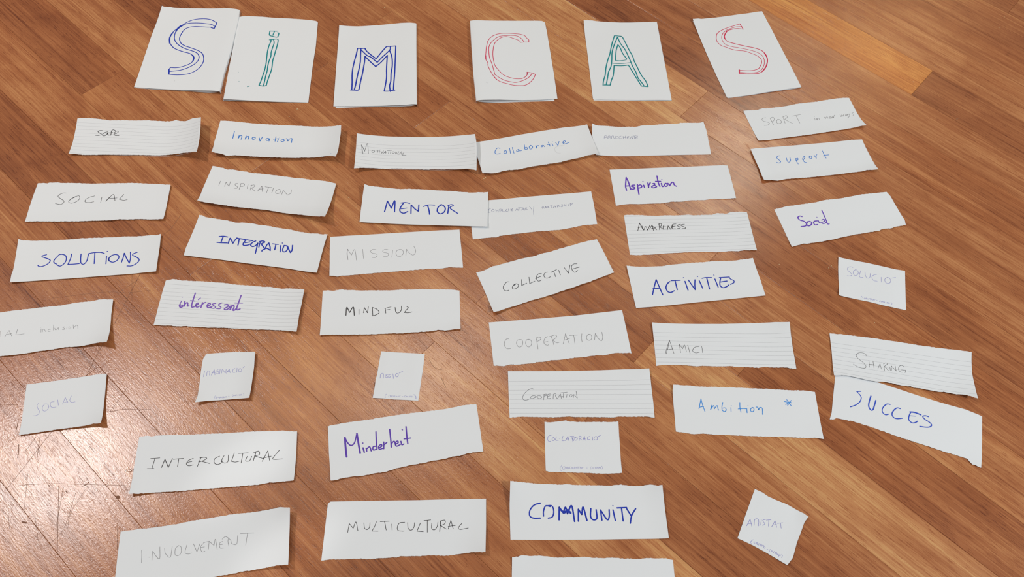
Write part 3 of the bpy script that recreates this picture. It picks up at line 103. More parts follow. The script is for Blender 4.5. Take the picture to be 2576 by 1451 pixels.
('paper_card', 'small white card reading COL·LABORACIÓ in violet ballpoint', 'strip', (119.2, 369.8), 0.0884, [(-52.5, 35.3), (53.0, 37.2), (52.2, -37.2), (-52.7, -35.3)], (105.2, 72.5), [], 0.0, '-525,353 -438,351 -344,359 -285,369 -227,378 -192,373 -169,363 5,357 239,360 356,362 530,372', '530,372 525,187 523,-17 520,-181 522,-372', '-527,-353 -483,-367 -315,-370 -146,-375 -32,-374 137,-381 306,-385 419,-381 522,-372', '-525,353 -529,-4 -527,-353', '', None, [('violet_pen', '57:-436,154 -473,145 -489,103 -475,67 -444,68;57:-404,128 -425,104 -417,78 -394,86 -390,116 -407,128;57:-364,137 -377,86 -338,83;37:-326,105 -322,105;57:-271,146 -287,81 -246,84;57:-239,79 -202,144! -193,82;57:-229,100 -190,109;57:-170,142 -147,140 -136,80;57:-170,140 -121,145 -117,119 -146,112 -118,89 -138,73;57:-93,131 -109,104 -95,85 -71,105 -76,131 -95,131;57:-44,83 -43,143 -15,143 -21,122 -40,117! -9,91;57:6,87 31,146! 40,87;57:13,105 43,110;57:106,144 77,132 75,98 109,99;57:142,141 145,88;57:191,145 166,127 170,97 205,97 215,127 200,145;57:211,137 261,163;37:-302,-274 -329,-307 -327,-339 -312,-355;37:-268,-289 -292,-301 -293,-329 -270,-331;37:-255,-294 -264,-318 -251,-327 -242,-306 -255,-294;37:-232,-294 -234,-323 -217,-319;37:-217,-323 -201,-291 -194,-319;37:-185,-293 -170,-299 -177,-322 -191,-319;37:-153,-299 -163,-314 -152,-322 -145,-307;37:-134,-318 -130,-293 -117,-298 -123,-318;37:-109,-313 -96,-292 -88,-313;37:-91,-294 -60,-292;37:-74,-294 -77,-313;37:-51,-291 -54,-312;37:-38,-297 -45,-309 -34,-314 -29,-300;37:-24,-312 -19,-297 0,-296;37:37,-307 48,-307;37:103,-287 87,-303 97,-324;37:109,-315 117,-298 125,-312;37:142,-295 132,-306 143,-314;37:156,-291 158,-309 169,-309;37:182,-289 178,-312;37:196,-294 187,-300 198,-309 188,-314;37:208,-291 206,-314;37:207,-302 230,-294 229,-314;37:245,-277 261,-300 248,-323')], 'handwriting', 36),
('paper_strip', 'plain torn strip reading Minderheit in purple marker', 'strip', (-126.5, 354.0), 0.2785, [(-103.1, 38.6), (105.5, 35.1), (102.9, -35.1), (-105.3, -38.6)], (208.4, 73.8), [('c', 0.0, 0.0, 2.0, 30.0), ('c', 0.0, 1.0, 2.0, 30.0), ('e', 'B', 1.5, 20.0)], 0.0, '-1031,386 -994,395 -807,403 -523,393 -294,392 -103,389 147,382 435,367 629,360 866,370 984,364 1055,351', '1055,351 1045,40 1029,-351', '-1053,-386 -1000,-394 -909,-380 -783,-379 -638,-394 -473,-392 -326,-396 -195,-379 -138,-371 48,-366 235,-368 293,-359 518,-362 595,-350 708,-357 806,-340 1029,-351', '-1031,386 -1048,18 -1053,-386', '', None, [('purple_marker3', '222:-816,187 -819,54 -817,-89;148:-816,187 -786,108 -744,61 -694,91 -649,217;204:-649,217 -641,62 -632,-72;167:-586,-3 -576,-68;148:-585,66 -581,65;148:-546,-14 -541,-59;148:-544,-31 -498,-3 -481,-66;148:-388,196 -398,58 -401,-54;148:-405,-10 -449,-12 -453,-55 -405,-56;148:-371,-42 -332,-23 -338,4 -375,-22 -368,-62 -323,-57;148:-298,30 -309,-65;148:-303,-13 -258,17;167:-197,198 -200,62 -205,-60;148:-206,-21 -158,15 -143,-52;148:-145,-32 -105,-15 -111,10 -142,-8 -135,-59 -81,-47;148:-66,-2 -59,-53 -30,-47;130:-30,164 -23,158;167:30,196 24,61 23,-52;148:-19,25 74,20')], 'handwriting', 37),
('paper_strip', 'plain torn strip reading INTERCULTURAL in black pen', 'strip', (-375.2, 300.5), 0.1597, [(-106.6, 40.2), (105.7, 34.4), (105.7, -34.4), (-104.9, -40.2)], (211.6, 74.6), [('c', 0.0, 1.0, 5.0, 40.0), ('e', 'R', 2.5, 30.0), ('e', 'B', 1.5, 20.0)], 0.0, '-1066,402 -972,412 -888,395 -826,406 -608,403 -425,392 -205,388 33,383 216,386 399,387 676,381 863,373 1057,344', '1057,344 1065,13 1057,-344', '-1049,-402 -921,-397 -755,-388 -581,-391 -407,-391 -145,-381 31,-384 207,-377 383,-374 596,-369 649,-358 754,-348 881,-351 1057,-344', '-1066,402 -1068,1 -1049,-402', '', None, [('black_ink', '75:-868,83 -749,85;75:-811,83 -830,-55;75:-892,-53 -805,-57;90:-706,-48 -678,61! -617,-54! -580,64;75:-567,54 -432,58;75:-495,59 -498,-49;75:-305,50 -368,22 -385,-24 -350,-49 -294,-40;75:-383,-2 -318,9;75:-237,-66 -202,59;75:-219,50 -156,56 -127,35 -186,1! -83,-34;75:-195,1 -230,-6;75:41,59 -18,28 -21,-25 18,-54 70,-38 77,13;75:99,63 75,-6 115,-41 158,-21 157,69;75:231,93 206,-23! 258,-36 306,-26;75:288,82 416,83;75:346,83 335,-54;75:408,35 392,-25 429,-33 446,-28 468,32;90:520,96 492,-34;75:490,84 553,100 566,51 504,35! 638,-14;75:612,-47 675,97! 709,-38;75:624,0 726,19;75:830,97 752,-8 771,-28 880,-30')], 'handwriting', 38),
('paper_strip', 'torn strip reading I.NVOLVEMENT in faint pencil at the bottom edge', 'strip', (-357.5, 185.4), 0.2349, [(-106.2, 38.2), (108.6, 35.6), (105.4, -35.6), (-107.7, -38.2)], (213.9, 73.9), [('e', 'R', 9.0, 60.0), ('e', 'B', 1.5, 25.0), ('c', 1.0, 0.0, 3.0, 30.0)], 0.0, '-1062,382 -939,376 -855,381 -684,371 -516,373 -330,377 -177,391 -7,393 165,400 338,407 564,396 778,393 944,395 1086,356', '1086,356 1071,35 1054,-356', '-1077,-382 -707,-371 -217,-374 195,-352 378,-350 461,-340 613,-343 820,-336 925,-335 1054,-356', '-1062,382 -1073,21 -1077,-382', '', None, [('pencil', '47:-782,110 -774,44 -771,-48;59:-684,6 -681,4;47:-645,-36 -646,73;47:-646,73 -556,-34 -559,115;47:-500,86 -484,20 -423,-31 -407,97;47:-330,96 -365,67 -366,-6 -332,-27 -295,1 -299,78 -334,100;47:-226,92 -245,2 -207,-23 -162,-18;47:-146,94 -98,-13! -66,83;47:-24,82 -56,44 -39,-18 1,-19;47:-55,35 -8,37;47:-24,91 43,98;47:41,1 48,98! 110,37! 124,113 152,-15;47:214,74 177,53 188,-5 233,-11;47:178,36 215,36;47:209,101 251,129 312,77 330,31 390,14 403,123;47:294,7 282,64 286,102;47:435,143 607,124;47:525,133 505,-14')], 'handwriting', 39),
('paper_strip', 'plain torn strip reading MULTICULTURAL in black pen', 'strip', (-108.3, 235.2), 0.1297, [(-102.9, 36.0), (106.0, 35.2), (103.0, -35.2), (-106.1, -36.0)], (209.0, 71.3), [('c', 1.0, 1.0, 7.0, 50.0), ('e', 'R', 2.0, 30.0)], 0.0, '-1029,360 -996,389 -727,385 -368,379 174,367 537,365 901,360 1060,352', '1060,352 1049,-14 1030,-352', '-1061,-360 -910,-349 -823,-358 -720,-352 -546,-355 -494,-366 -252,-358 -95,-355 -61,-343 183,-353 323,-345 533,-361 709,-344 850,-332 1030,-352', '-1029,360 -1046,-19 -1061,-360', '', None, [('black_ink', '70:-748,-20 -733,91! -680,29! -649,109 -617,-5;70:-546,93 -530,22 -494,8 -469,37 -466,94;70:-383,103 -407,35 -437,-15! -357,-19;70:-334,103 -215,104;70:-277,105 -252,-9;70:-181,66 -175,-12;70:-15,83 -81,76 -109,24 -96,-20 -30,-31;70:23,76 33,2 73,-22 107,17 115,73;70:190,65 147,-37! 229,-45;70:236,95 324,101;70:281,97 282,-54;70:339,57 339,-9 375,-27 410,15 419,71;88:455,84 442,-51;70:446,81 509,91 509,47 455,23! 530,-24;70:553,-25 589,87! 619,-22;70:553,10 646,19;70:736,46 687,-12 714,-34 816,-21')], 'handwriting', 40),
('paper_strip', 'plain torn strip reading COMMUNITY in bold blue marker', 'strip', (129.3, 280.2), 0.0865, [(-104.1, 37.5), (102.6, 34.7), (105.1, -34.7), (-103.6, -37.5)], (207.7, 72.2), [('c', 0.0, 0.0, 10.0, 70.0), ('c', 1.0, 0.0, 5.0, 50.0), ('e', 'R', 2.5, 30.0)], 0.0, '-1041,375 -960,372 -811,368 -661,362 -530,364 -343,358 -268,368 -157,355 123,354 310,352 461,366 591,354 739,348 869,366 956,344 1026,347', '1026,347 1040,-14 1051,-347', '-1036,-375 -550,-375 -10,-368 534,-356 1051,-347', '-1041,375 -1048,58 -1036,-375', '', None, [('blue_marker', '146:-635,103 -722,73 -778,1 -778,-70 -724,-96 -639,-94;146:-501,61 -565,68 -595,-4 -596,-67;146:-565,68 -482,70 -457,-2 -478,-74 -533,-93;182:-391,-113 -382,53! -330,-22! -299,54 -275,-31! -215,74 -184,-132;237:-373,32 -320,-18 -273,18 -232,-21;182:-133,-128 -126,29! -83,-38! -60,57 -18,-118;164:42,40 34,-69 69,-109 116,-87 113,25;164:172,22 182,-113;164:172,22 252,-104 282,-68 288,27;164:340,23 361,-116;146:342,80 343,78;164:397,51 525,57;164:456,51 465,-121;164:525,42 577,-52;164:647,43 586,-48 559,-150')], 'handwriting', 41),
('paper_strip', 'blank white torn strip cut off by the bottom edge', 'strip', (140.1, 186.6), 0.0844, [(-104.4, 34.3), (105.4, 32.6), (104.4, -32.6), (-105.3, -34.3)], (209.8, 66.9), [('c', 0.0, 0.0, 2.0, 30.0)], 0.0, '-1044,343 -973,350 -920,372 -831,365 -671,367 -547,356 -476,346 -227,353 -85,359 4,346 128,343 254,351 396,340 575,336 756,348 971,345 1054,326', '1054,326 1052,67 1044,-326', '-1053,-343 -601,-343 -85,-339 433,-333 1044,-326', '-1044,343 -1047,103 -1053,-343', '', None, [], 'handwriting', 42),
('paper_card', 'small white card reading AMISTAT lying askew in the lower right', 'strip', (376.3, 283.1), -0.4315, [(-37.8, 37.2), (38.3, 36.9), (34.4, -36.9), (-34.9, -37.2)], (72.7, 74.1), [('c', 1.0, 0.0, 2.0, 20.0), ('e', 'R', 1.5, 20.0)], 0.0, '-378,372 -266,379 -182,365 -67,375 85,396 223,391 316,388 383,369', '383,369 362,277 364,134 361,-32 377,-244 344,-369', '-349,-372 -133,-354 59,-355 344,-369', '-378,372 -365,7 -349,-372', '', None, [('violet_pen', '56:-300,-158 -291,-47! -235,-131;56:-297,-125 -251,-90;56:-215,-103 -233,-22 -191,3 -158,-76;56:-157,23 -137,-53;56:-107,52 -136,24 -120,7 -96,-5 -111,-44;56:-94,49 -41,85;56:-66,71 -40,-14;56:-1,5 12,100! 60,29;56:1,31 49,62;56:49,83 113,127;56:86,109 117,48;47:-159,-284 -180,-331 -155,-347;47:-142,-303 -131,-333;47:-141,-306 -119,-297;47:-136,-319 -120,-314;47:-103,-320 -108,-295 -91,-289 -99,-310 -77,-318;47:-75,-290 -70,-314;47:-53,-284 -58,-307 -41,-311;47:-57,-302 -45,-299;47:-33,-313 -35,-286 -9,-303 -10,-280;47:0,-288 16,-299 6,-315 -3,-300;47:42,-308 56,-306;47:82,-288 74,-313 91,-319;47:104,-312 104,-291 124,-304;47:137,-284 132,-307 152,-308;47:155,-286 160,-311;47:170,-285 178,-307;47:191,-290 185,-305 201,-308;47:206,-291 209,-320;47:224,-287 225,-314;47:208,-306 225,-302;47:234,-275 250,-286 245,-315')], 'handwriting', 43),
('paper_strip', 'torn strip reading COMPLEMENTARY PARTNERSHIP, partly under MENTOR', 'strip', (22.7, 759.2), 0.2416, [(-102.1, 36.9), (105.5, 33.2), (101.7, -33.2), (-105.1, -36.9)], (207.2, 70.2), [('c', 1.0, 0.0, 1.5, 30.0)], 0.0, '-1021,369 -685,369 -426,361 -164,363 98,358 492,350 890,341 1055,332', '1055,332 1050,89 1017,-332', '-1051,-369 -893,-372 -754,-372 -668,-383 -614,-362 -474,-357 -283,-356 -117,-352 36,-353 227,-362 419,-368 617,-349 778,-325 1017,-332', '-1021,369 -1036,16 -1051,-369', '', None, [('indigo_pen', '57:-721,183 -678,193;57:-711,187 -722,133;57:-734,122 -688,125;57:-648,178 -668,149 -656,124 -629,136 -630,171 -651,179;57:-599,164 -597,109;57:-559,167 -563,104;57:-599,136 -562,136;57:-534,164 -537,101;57:-534,164 -503,160 -507,129 -534,124;57:-484,157 -485,105 -453,105;57:-407,152 -436,127 -427,102 -404,104;57:-436,127 -410,128;57:-385,152 -387,97;57:-346,150 -351,97;57:-385,124 -349,125;57:-314,151 -340,127 -335,101 -317,104;57:-340,127 -320,128;57:-279,99 -246,142! -234,97! -207,148;57:-226,151 -167,151;57:-196,147 -198,96;57:-177,93 -142,145! -138,91;57:-167,111 -138,115;57:-120,86 -105,132 -79,132 -103,108! -67,92;57:-35,163 -2,87;57:42,154 20,68 7,-22'), ('indigo_pen', '57:172,114 179,81;57:172,114 198,127 199,107 182,100;57:206,86 239,125! 243,86;57:215,101 242,105;57:252,88 265,122 284,120 268,102! 292,91;57:312,126 351,128;57:331,124 327,87;57:355,76 383,121! 396,87! 417,130;57:428,84 443,127 465,124 445,106! 469,92;57:524,136 500,126 522,105 507,82 487,85;57:556,133 541,110 585,110;57:583,138 573,83;57:619,129 615,86;57:656,137 653,89;57:656,137 690,141 682,118 658,113')], 'handwriting', 44),
('paper_strip', 'plain torn strip reading MENTOR in bold blue marker', 'strip', (-154.8, 751.4), 0.0674, [(-102.7, 36.0), (102.3, 35.6), (103.5, -35.6), (-103.1, -36.0)], (205.8, 71.6), [('c', 0.0, 0.0, 8.0, 60.0), ('e', 'R', 1.5, 40.0), ('e', 'B', 1.5, 20.0)], 1.2, '-1027,360 -964,346 -864,351 -764,354 -638,354 -446,347 -255,364 -63,364 131,357 324,357 478,356 543,343 646,344 750,335 865,350 943,343 1023,356', '1023,356 1031,101 1032,-134 1035,-356', '-1031,-360 -817,-364 -444,-369 -70,-370 303,-365 678,-357 1035,-356', '-1027,360 -1036,140 -1039,-121 -1031,-360', '', None, [('blue_marker', '176:-653,-129 -625,85! -549,-53! -507,101 -490,-124;139:-402,60 -333,75 -258,60;176:-358,67 -405,-42 -399,-111 -340,-142 -278,-105;126:-391,-57 -296,-36;176:-221,-141 -232,30! -158,-52 -105,-91! -106,40;139:-30,10 49,46 153,49;176:37,38 67,-64 82,-144;176:264,66 211,7 204,-80 257,-125 317,-82 329,-2 290,51 245,60;176:386,48 376,-108;151:361,39 416,73 458,59 408,1 540,-102')], 'handwriting', 45),
]
ROWS = {-8: [-2801, -2014, -1227, -440, 347, 1134, 1921], -7: [-3091, -2304, -1517, -730, 57, 844, 1631, 2418], -6: [-3381, -2594, -1807, -1020, -233, 554, 1341, 2128], -5: [-2881, -2094, -1307, -520, 267, 1054, 1841, 2628], -4: [-3171, -2384, -1597, -810, -23, 764, 1551, 2338], -3: [-3461, -2674, -1887, -1100, -313, 474, 1261, 2048], -2: [-3021, -2234, -1447, -660, 127, 914, 1701, 2488], -1: [-3251, -2464, -1677, -890, -103, 684, 1471, 2258], 0: [-3074, -2287, -1500, -713, 74, 861, 1648, 2435], 1: [-2831, -2044, -1257, -470, 317, 1104, 1891, 2678], 2: [-3211, -2424, -1637, -850, -63, 724, 1511, 2298], 3: [-3108, -2321, -1534, -747, 40, 827, 1614, 2401], 4: [-2761, -1974, -1187, -396, 391, 1178, 1965], 5: [-3203, -2416, -1629, -842, -154, 633, 1420, 2207], 6: [-2759, -1972, -1185, -398, 389, 1176, 1963], 7: [-3306, -2519, -1732, -945, -159.5, 627.5, 1414.5, 2201.5], 8: [-3081, -2294, -1507, -720, -33.6, 753.4, 1540.4, 2327.4], 9: [-3327, -2540, -1753, -966, -180.6, 606.4, 1393.4, 2180.4], 10: [-3461, -2674, -1887, -1100, -313, 474, 1261, 2048], 11: [-2734, -1947, -1160, -373, 414, 1201, 1988], 12: [-2761, -1974, -1187, -400, 387, 1174, 1961], 13: [-3391, -2604, -1817, -1030, -243, 544, 1331, 2118], 14: [-2831, -2044, -1257, -470, 317, 1104, 1891, 2678], 15: [-3001, -2214, -1427, -640, 147, 934, 1721, 2508], 16: [-3267, -2480, -1693, -906, -119, 668, 1455, 2242], 17: [-2971, -2184, -1397, -610, 177, 964, 1751, 2538], 18: [-3111, -2324, -1537, -750, 37, 824, 1611, 2398], 19: [-2764, -1977, -1190, -403, 384, 1171, 1958], 20: [-3232, -2445, -1658, -871, -84, 703, 1490, 2277], 21: [-3341, -2554, -1767, -980, -193, 594, 1381, 2168], 22: [-2841, -2054, -1267, -480, 307, 1094, 1881, 2668], 23: [-3131, -2344, -1557, -770, 17, 804, 1591, 2378], 24: [-3421, -2634, -1847, -1060, -273, 514, 1301, 2088], 25: [-2921, -2134, -1347, -560, 227, 1014, 1801, 2588], 26: [-3211, -2424, -1637, -850, -63, 724, 1511, 2298], 27: [-2714, -1927, -1140, -353, 434, 1221, 2008], 28: [-3011, -2224, -1437, -650, 137, 924, 1711, 2498]}
TONES = {(11, 2): 0.55, (10, 3): 0.03, (13, 3): -0.5, (14, 2): -0.1, (16, 3): 0.55, (18, 3): -0.15, (20, 3): -0.5, (4, 1): -0.35, (5, 2): 0.25, (6, 1): -0.45, (3, 2): 0.04, (2, 2): -0.45, (4, 2): 0.04, (9, 2): 0.0, (8, 2): -0.15, (8, 3): 0.15, (9, 3): 0.12, (12, 2): 0.45, (11, 3): -0.3, (16, 4): -0.35, (15, 3): 0.15, (14, 3): -0.15, (6, 2): 0.1, (6, 3): -0.01, (7, 3): -0.2, (4, 3): 0.39, (7, 4): 0.57, (8, 4): -0.2, (5, 4): -0.2, (9, 4): 0.12, (2, 3): -0.18, (1, 2): -0.22, (0, 3): -0.02, (0, 2): -0.35, (3, 3): -0.05, (12, 3): 0.03, (10, 4): -0.17, (13, 4): -0.1, (5, 3): 0.05}
CRUMBS = [(-407.9, 937.2, 4), (-418.1, 919.0, 3.5), (-62.5, 824.9, 4), (-61.1, 829.1, 3), (-65.2, 822.6, 3), (-63.9, 816.0, 2), (-351.5, 966.0, 2.5), (419.4, 1113.7, 2.5), (724.9, 1154.1, 3.5), (654.0, 985.7, 3), (952.3, 1368.9, 2.5), (934.2, 1334.3, 2.5), (-300.3, 1219.1, 3), (276.3, 1321.2, 3), (426.0, 706.4, 2.5), (522.8, 370.5, 2.5), (566.5, 614.3, 3), (-282.5, 757.0, 2.5), (-267.0, 740.9, 2.5), (511.4, 713.1, 3), (506.3, 708.7, 2.5), (-505.3, 457.9, 3), (-525.5, 405.4, 3)]
SCRATCHES = ['682:-4888,2404 -4871,2400', '310:-5966,1977 -5912,1972', '186:-5388,2498 -5345,2524 -5317,2563', '248:-5818,2467 -5801,2463', '186:-5573,2417 -5538,2394', '124:7777,12056 7773,12033', '124:2389,9092 2410,9086', '186:3345,9338 3365,9322', '186:3352,9211 3393,9189', '186:-1808,4233 -1840,4354', '124:794,8222 830,8167', '149:7890,10672 7942,10708', '93:-4907,2754 -4783,2799', '155:-4891,2739 -4831,2751 -4776,2810', '74:-5991,2092 -6144,2601', '74:-5371,1948 -5404,2147 -5329,2467', '74:-6210,2122 -6089,1880', '81:-6301,2858 -6232,3088', '74:-4702,2554 -4589,2726', '74:-5833,2056 -5679,1770', '74:659,5683 700,5604', '99:3463,6200 3605,6003', '81:-1108,4791 -1010,4673 -902,4653', '87:-898,4527 -810,4380', '93:-5408,6916 -5482,6634 -5550,6526 -5602,6353', '99:-5688,5755 -5735,5313 -5780,4888', '99:-5826,4581 -5860,4321 -5886,4044', '87:-5263,3925 -5319,3744 -5376,3554', '93:-6049,3203 -6129,2964 -6231,2657 -6335,2349', '74:-6194,2436 -5782,2497 -5398,2524 -4811,2565', '99:-5688,2485 -5545,2083 -5367,1589', '99:-4768,2070 -4666,1756', '74:-5769,5413 -5441,5499', '68:-5806,5742 -5657,5294', '99:-5456,3529 -5339,3558 -5188,3603 -5052,3611 -4842,3632', '87:-6894,3505 -6649,3513', '149:-6416,2969 -6379,2878 -6358,2786', '161:-6548,3279 -6527,3149', '87:-6175,3094 -6110,2822', '74:-5618,2465 -5519,1934', '74:-5437,2404 -5420,1943 -5539,1724', '74:-5889,5414 -5695,5647', '68:-6833,5206 -6121,5388 -5711,5420']


# ------------------------------------------------------------------ helpers
def lin(r, g, b):
    f = lambda c: (c / 255 / 12.92) if c / 255 <= 0.04045 else ((c / 255 + 0.055) / 1.055) ** 2.4
    return (f(r), f(g), f(b), 1)

def new_mat(name):
    m = bpy.data.materials.new(name)
    m.use_nodes = True
    nt = m.node_tree
    return m, nt, nt.nodes['Principled BSDF']

def make_mesh(name, verts, faces, mat, smooth=False):
    me = bpy.data.meshes.new(name)
    me.from_pydata(verts, [], faces)
    me.materials.append(mat)
    if smooth:
        me.polygons.foreach_set('use_smooth', [True] * len(me.polygons))
    me.update()
    return me

def link(name, me, parent=None):
    o = bpy.data.objects.new(name, me)
    C.objects.link(o)
    if parent: o.parent = parent
    return o

# ------------------------------------------------------------------ materials
def wood_material():
    m, nt, b = new_mat('varnished_wood')
    N, L = nt.nodes, nt.links
    def node(t, **kw):
        n = N.new(t)
        for k, v in kw.items(): setattr(n, k, v)
        return n
    def math_(op, a, c=None, clamp=False):
        n = node('ShaderNodeMath', operation=op, use_clamp=clamp)
        for i, v in enumerate((a, c)):
            if v is None: continue
            if isinstance(v, (int, float)): n.inputs[i].default_value = v
            else: L.new(v, n.inputs[i])
        return n.outputs[0]
    g = node('ShaderNodeAttribute', attribute_name='grain').outputs['Vector']
    tone = node('ShaderNodeAttribute', attribute_name='tone').outputs['Fac']
    def scaled(sx, sy):
        n = node('ShaderNodeMapping'); n.inputs['Scale'].default_value = (sx, sy, 1)
        L.new(g, n.inputs['Vector']); return n.outputs[0]
    def nz(sx, sy, detail=3, rough=0.55, dist=0.0):
        n = node('ShaderNodeTexNoise'); n.inputs['Scale'].default_value = 1
        n.inputs['Detail'].default_value = detail; n.inputs['Roughness'].default_value = rough
        n.inputs['Distortion'].default_value = dist
        L.new(scaled(sx, sy), n.inputs['Vector']); return n.outputs['Fac']
    broad = nz(2.2, 34, 3, 0.55, 0.6)
    mid = nz(4.0, 130, 4, 0.6, 0.3)
    fine = nz(9, 560, 4, 0.65)
    lines = nz(2.6, 260, 2, 0.5, 0.4)
    blotch = nz(9, 16, 3, 0.5, 0.8)
    pore = nz(70, 900, 2, 0.5)
    v = math_('MULTIPLY', math_('SUBTRACT', broad, 0.5), 0.62)
    v = math_('ADD', v, math_('MULTIPLY', math_('SUBTRACT', mid, 0.5), 0.5))
    v = math_('ADD', v, math_('MULTIPLY', math_('SUBTRACT', fine, 0.5), 0.72))
    v = math_('ADD', v, math_('MULTIPLY', math_('SUBTRACT', blotch, 0.5), 0.45))
    v = math_('ADD', v, math_('MULTIPLY', tone, 0.38))
    ln = math_('MULTIPLY', math_('SUBTRACT', lines, 0.60, ), 6.0, True)
    v = math_('SUBTRACT', v, math_('MULTIPLY', ln, 0.24))
    po = math_('MULTIPLY', math_('SUBTRACT', pore, 0.575), 8.0, True)
    v = math_('SUBTRACT', v, math_('MULTIPLY', po, 0.26))
    v = math_('ADD', v, 0.535, True)
    ramp = node('ShaderNodeValToRGB')
    cr = ramp.color_ramp
    cols = [(0.0, (104, 54, 32)), (0.25, (144, 84, 50)), (0.5, (171, 107, 66)), (0.75, (198, 138, 90)), (1.0, (224, 177, 119))]
    cr.elements[0].position = 0.0; cr.elements[0].color = lin(*cols[0][1])
    cr.elements[1].position = 1.0; cr.elements[1].color = lin(*cols[-1][1])
    for p, c in cols[1:-1]:
        e = cr.elements.new(p); e.color = lin(*c)
    L.new(v, ramp.inputs[0])
    hue = nz(1.3, 10, 2, 0.5)
    mixh = node('ShaderNodeMix', data_type='RGBA', blend_type='MULTIPLY')
    L.new(math_('MULTIPLY', math_('SUBTRACT', hue, 0.42), 2.2, True), mixh.inputs[0])
    L.new(ramp.outputs[0], mixh.inputs[6]); mixh.inputs[7].default_value = (1.0, 0.92, 0.84, 1)
    warm = node('ShaderNodeAttribute', attribute_name='warm').outputs['Fac']
    mixw = node('ShaderNodeMix', data_type='RGBA', blend_type='MULTIPLY')
    L.new(warm, mixw.inputs[0]); L.new(mixh.outputs[2], mixw.inputs[6]); mixw.inputs[7].default_value = (1.12, 0.93, 0.55, 1)
    L.new(mixw.outputs[2], b.inputs['Base Color'])
    # gloss and fine relief of the worn varnish
    dents = nz(260, 600, 3, 0.6)
    speck = nz(620, 700, 2, 0.5)
    scuff = nz(14, 11, 4, 0.6)
    rough = math_('ADD', math_('MULTIPLY', scuff, 0.12), 0.175)
    L.new(rough, b.inputs['Roughness'])
    b.inputs['Specular IOR Level'].default_value = 0.68
    h = math_('ADD', math_('MULTIPLY', dents, 0.6), math_('MULTIPLY', speck, 0.3))
    h = math_('ADD', h, math_('MULTIPLY', fine, 0.35))
    h = math_('SUBTRACT', h, math_('MULTIPLY', po, 0.2))
    bump = node('ShaderNodeBump')
    bump.inputs['Strength'].default_value = 0.5
    bump.inputs['Distance'].default_value = 0.00045
    L.new(h, bump.inputs['Height'])
    L.new(bump.outputs[0], b.inputs['Normal'])
    return m

def paper_material():
    m, nt, b = new_mat('white_paper')
    N, L = nt.nodes, nt.links
    b.inputs['Base Color'].default_value = (0.79, 0.82, 0.845, 1)
    b.inputs['Roughness'].default_value = 0.7
    b.inputs['Specular IOR Level'].default_value = 0.25
    tc = N.new('ShaderNodeTexCoord')
    n = N.new('ShaderNodeTexNoise'); n.inputs['Scale'].default_value = 900; n.inputs['Detail'].default_value = 3
    L.new(tc.outputs['Object'], n.inputs['Vector'])
    bp = N.new('ShaderNodeBump'); bp.inputs['Strength'].default_value = 0.12; bp.inputs['Distance'].default_value = 0.0002
    L.new(n.outputs['Fac'], bp.inputs['Height']); L.new(bp.outputs[0], b.inputs['Normal'])
    return m

def ink_material(name, col, rough=0.5):
    m, nt, b = new_mat(name)
    N, L = nt.nodes, nt.links
    tc = N.new('ShaderNodeTexCoord')
    n = N.new('ShaderNodeTexNoise'); n.inputs['Scale'].default_value = 260; n.inputs['Detail'].default_value = 2
    L.new(tc.outputs['Object'], n.inputs['Vector'])
    mx = N.new('ShaderNodeMix'); mx.data_type = 'RGBA'
    c = lin(*col); d = tuple(min(1, v * 1.45 + 0.002) for v in c[:3]) + (1,)
    mx.inputs[6].default_value = c; mx.inputs[7].default_value = d
    L.new(n.outputs['Fac'], mx.inputs[0]); L.new(mx.outputs[2], b.inputs['Base Color'])
    b.inputs['Roughness'].default_value = rough
    b.inputs['Specular IOR Level'].default_value = 0.3
    return m

WOOD = wood_material()
PAPER = paper_material()
INK = {k: ink_material(k, c) for k, c in dict(
    blue_marker=(26, 50, 160), blue_marker2=(48, 76, 180), teal_marker=(0, 122, 128), red_marker=(190, 28, 70), black_ink=(34, 32, 36), sky_pen=(38, 108, 190),
    sky_pen2=(60, 132, 205), pencil=(118, 118, 122), grey_pen=(92, 94, 100), indigo_pen=(112, 116, 150), purple_marker=(92, 58, 170),
    purple_marker2=(112, 78, 170), purple_marker3=(84, 54, 160), violet_pen=(126, 126, 188), dark_pen=(60, 62, 68), faint=(186, 186, 188), light_dot=(150, 155, 158)).items()}
RULE = ink_material('printed_rule_lines', (172, 174, 178), 0.7)
CRUMB, _, _b = new_mat('pale_crumb'); _b.inputs['Base Color'].default_value = lin(226, 206, 160); _b.inputs['Roughness'].default_value = 0.7
SUB, _, _b = new_mat('dark_subfloor'); _b.inputs['Base Color'].default_value = lin(40, 26, 18); _b.inputs['Roughness'].default_value = 0.9
SCR, _, _b = new_mat('scratched_varnish'); _b.inputs['Base Color'].default_value = lin(128, 86, 62); _b.inputs['Roughness'].default_value = 0.75

# ------------------------------------------------------------------ floor: every plank that can be seen is a part of the floor
TH, V0, WD = -0.6581086, -109.95, 89.5774
UX, UY = math.cos(TH), math.sin(TH)
rnd = random.Random(7)
sub = make_mesh('floor', [(-6, -5, -0.03), (6, -5, -0.03), (6, 7, -0.03), (-6, 7, -0.03), (-6, -5, -0.0082), (6, -5, -0.0082), (6, 7, -0.0082), (-6, 7, -0.0082)],
                [(0, 3, 2, 1), (4, 5, 6, 7), (0, 1, 5, 4), (1, 2, 6, 5), (2, 3, 7, 6), (3, 0, 4, 7)], SUB)
floor = link('floor', sub)
floor['kind'] = 'structure'

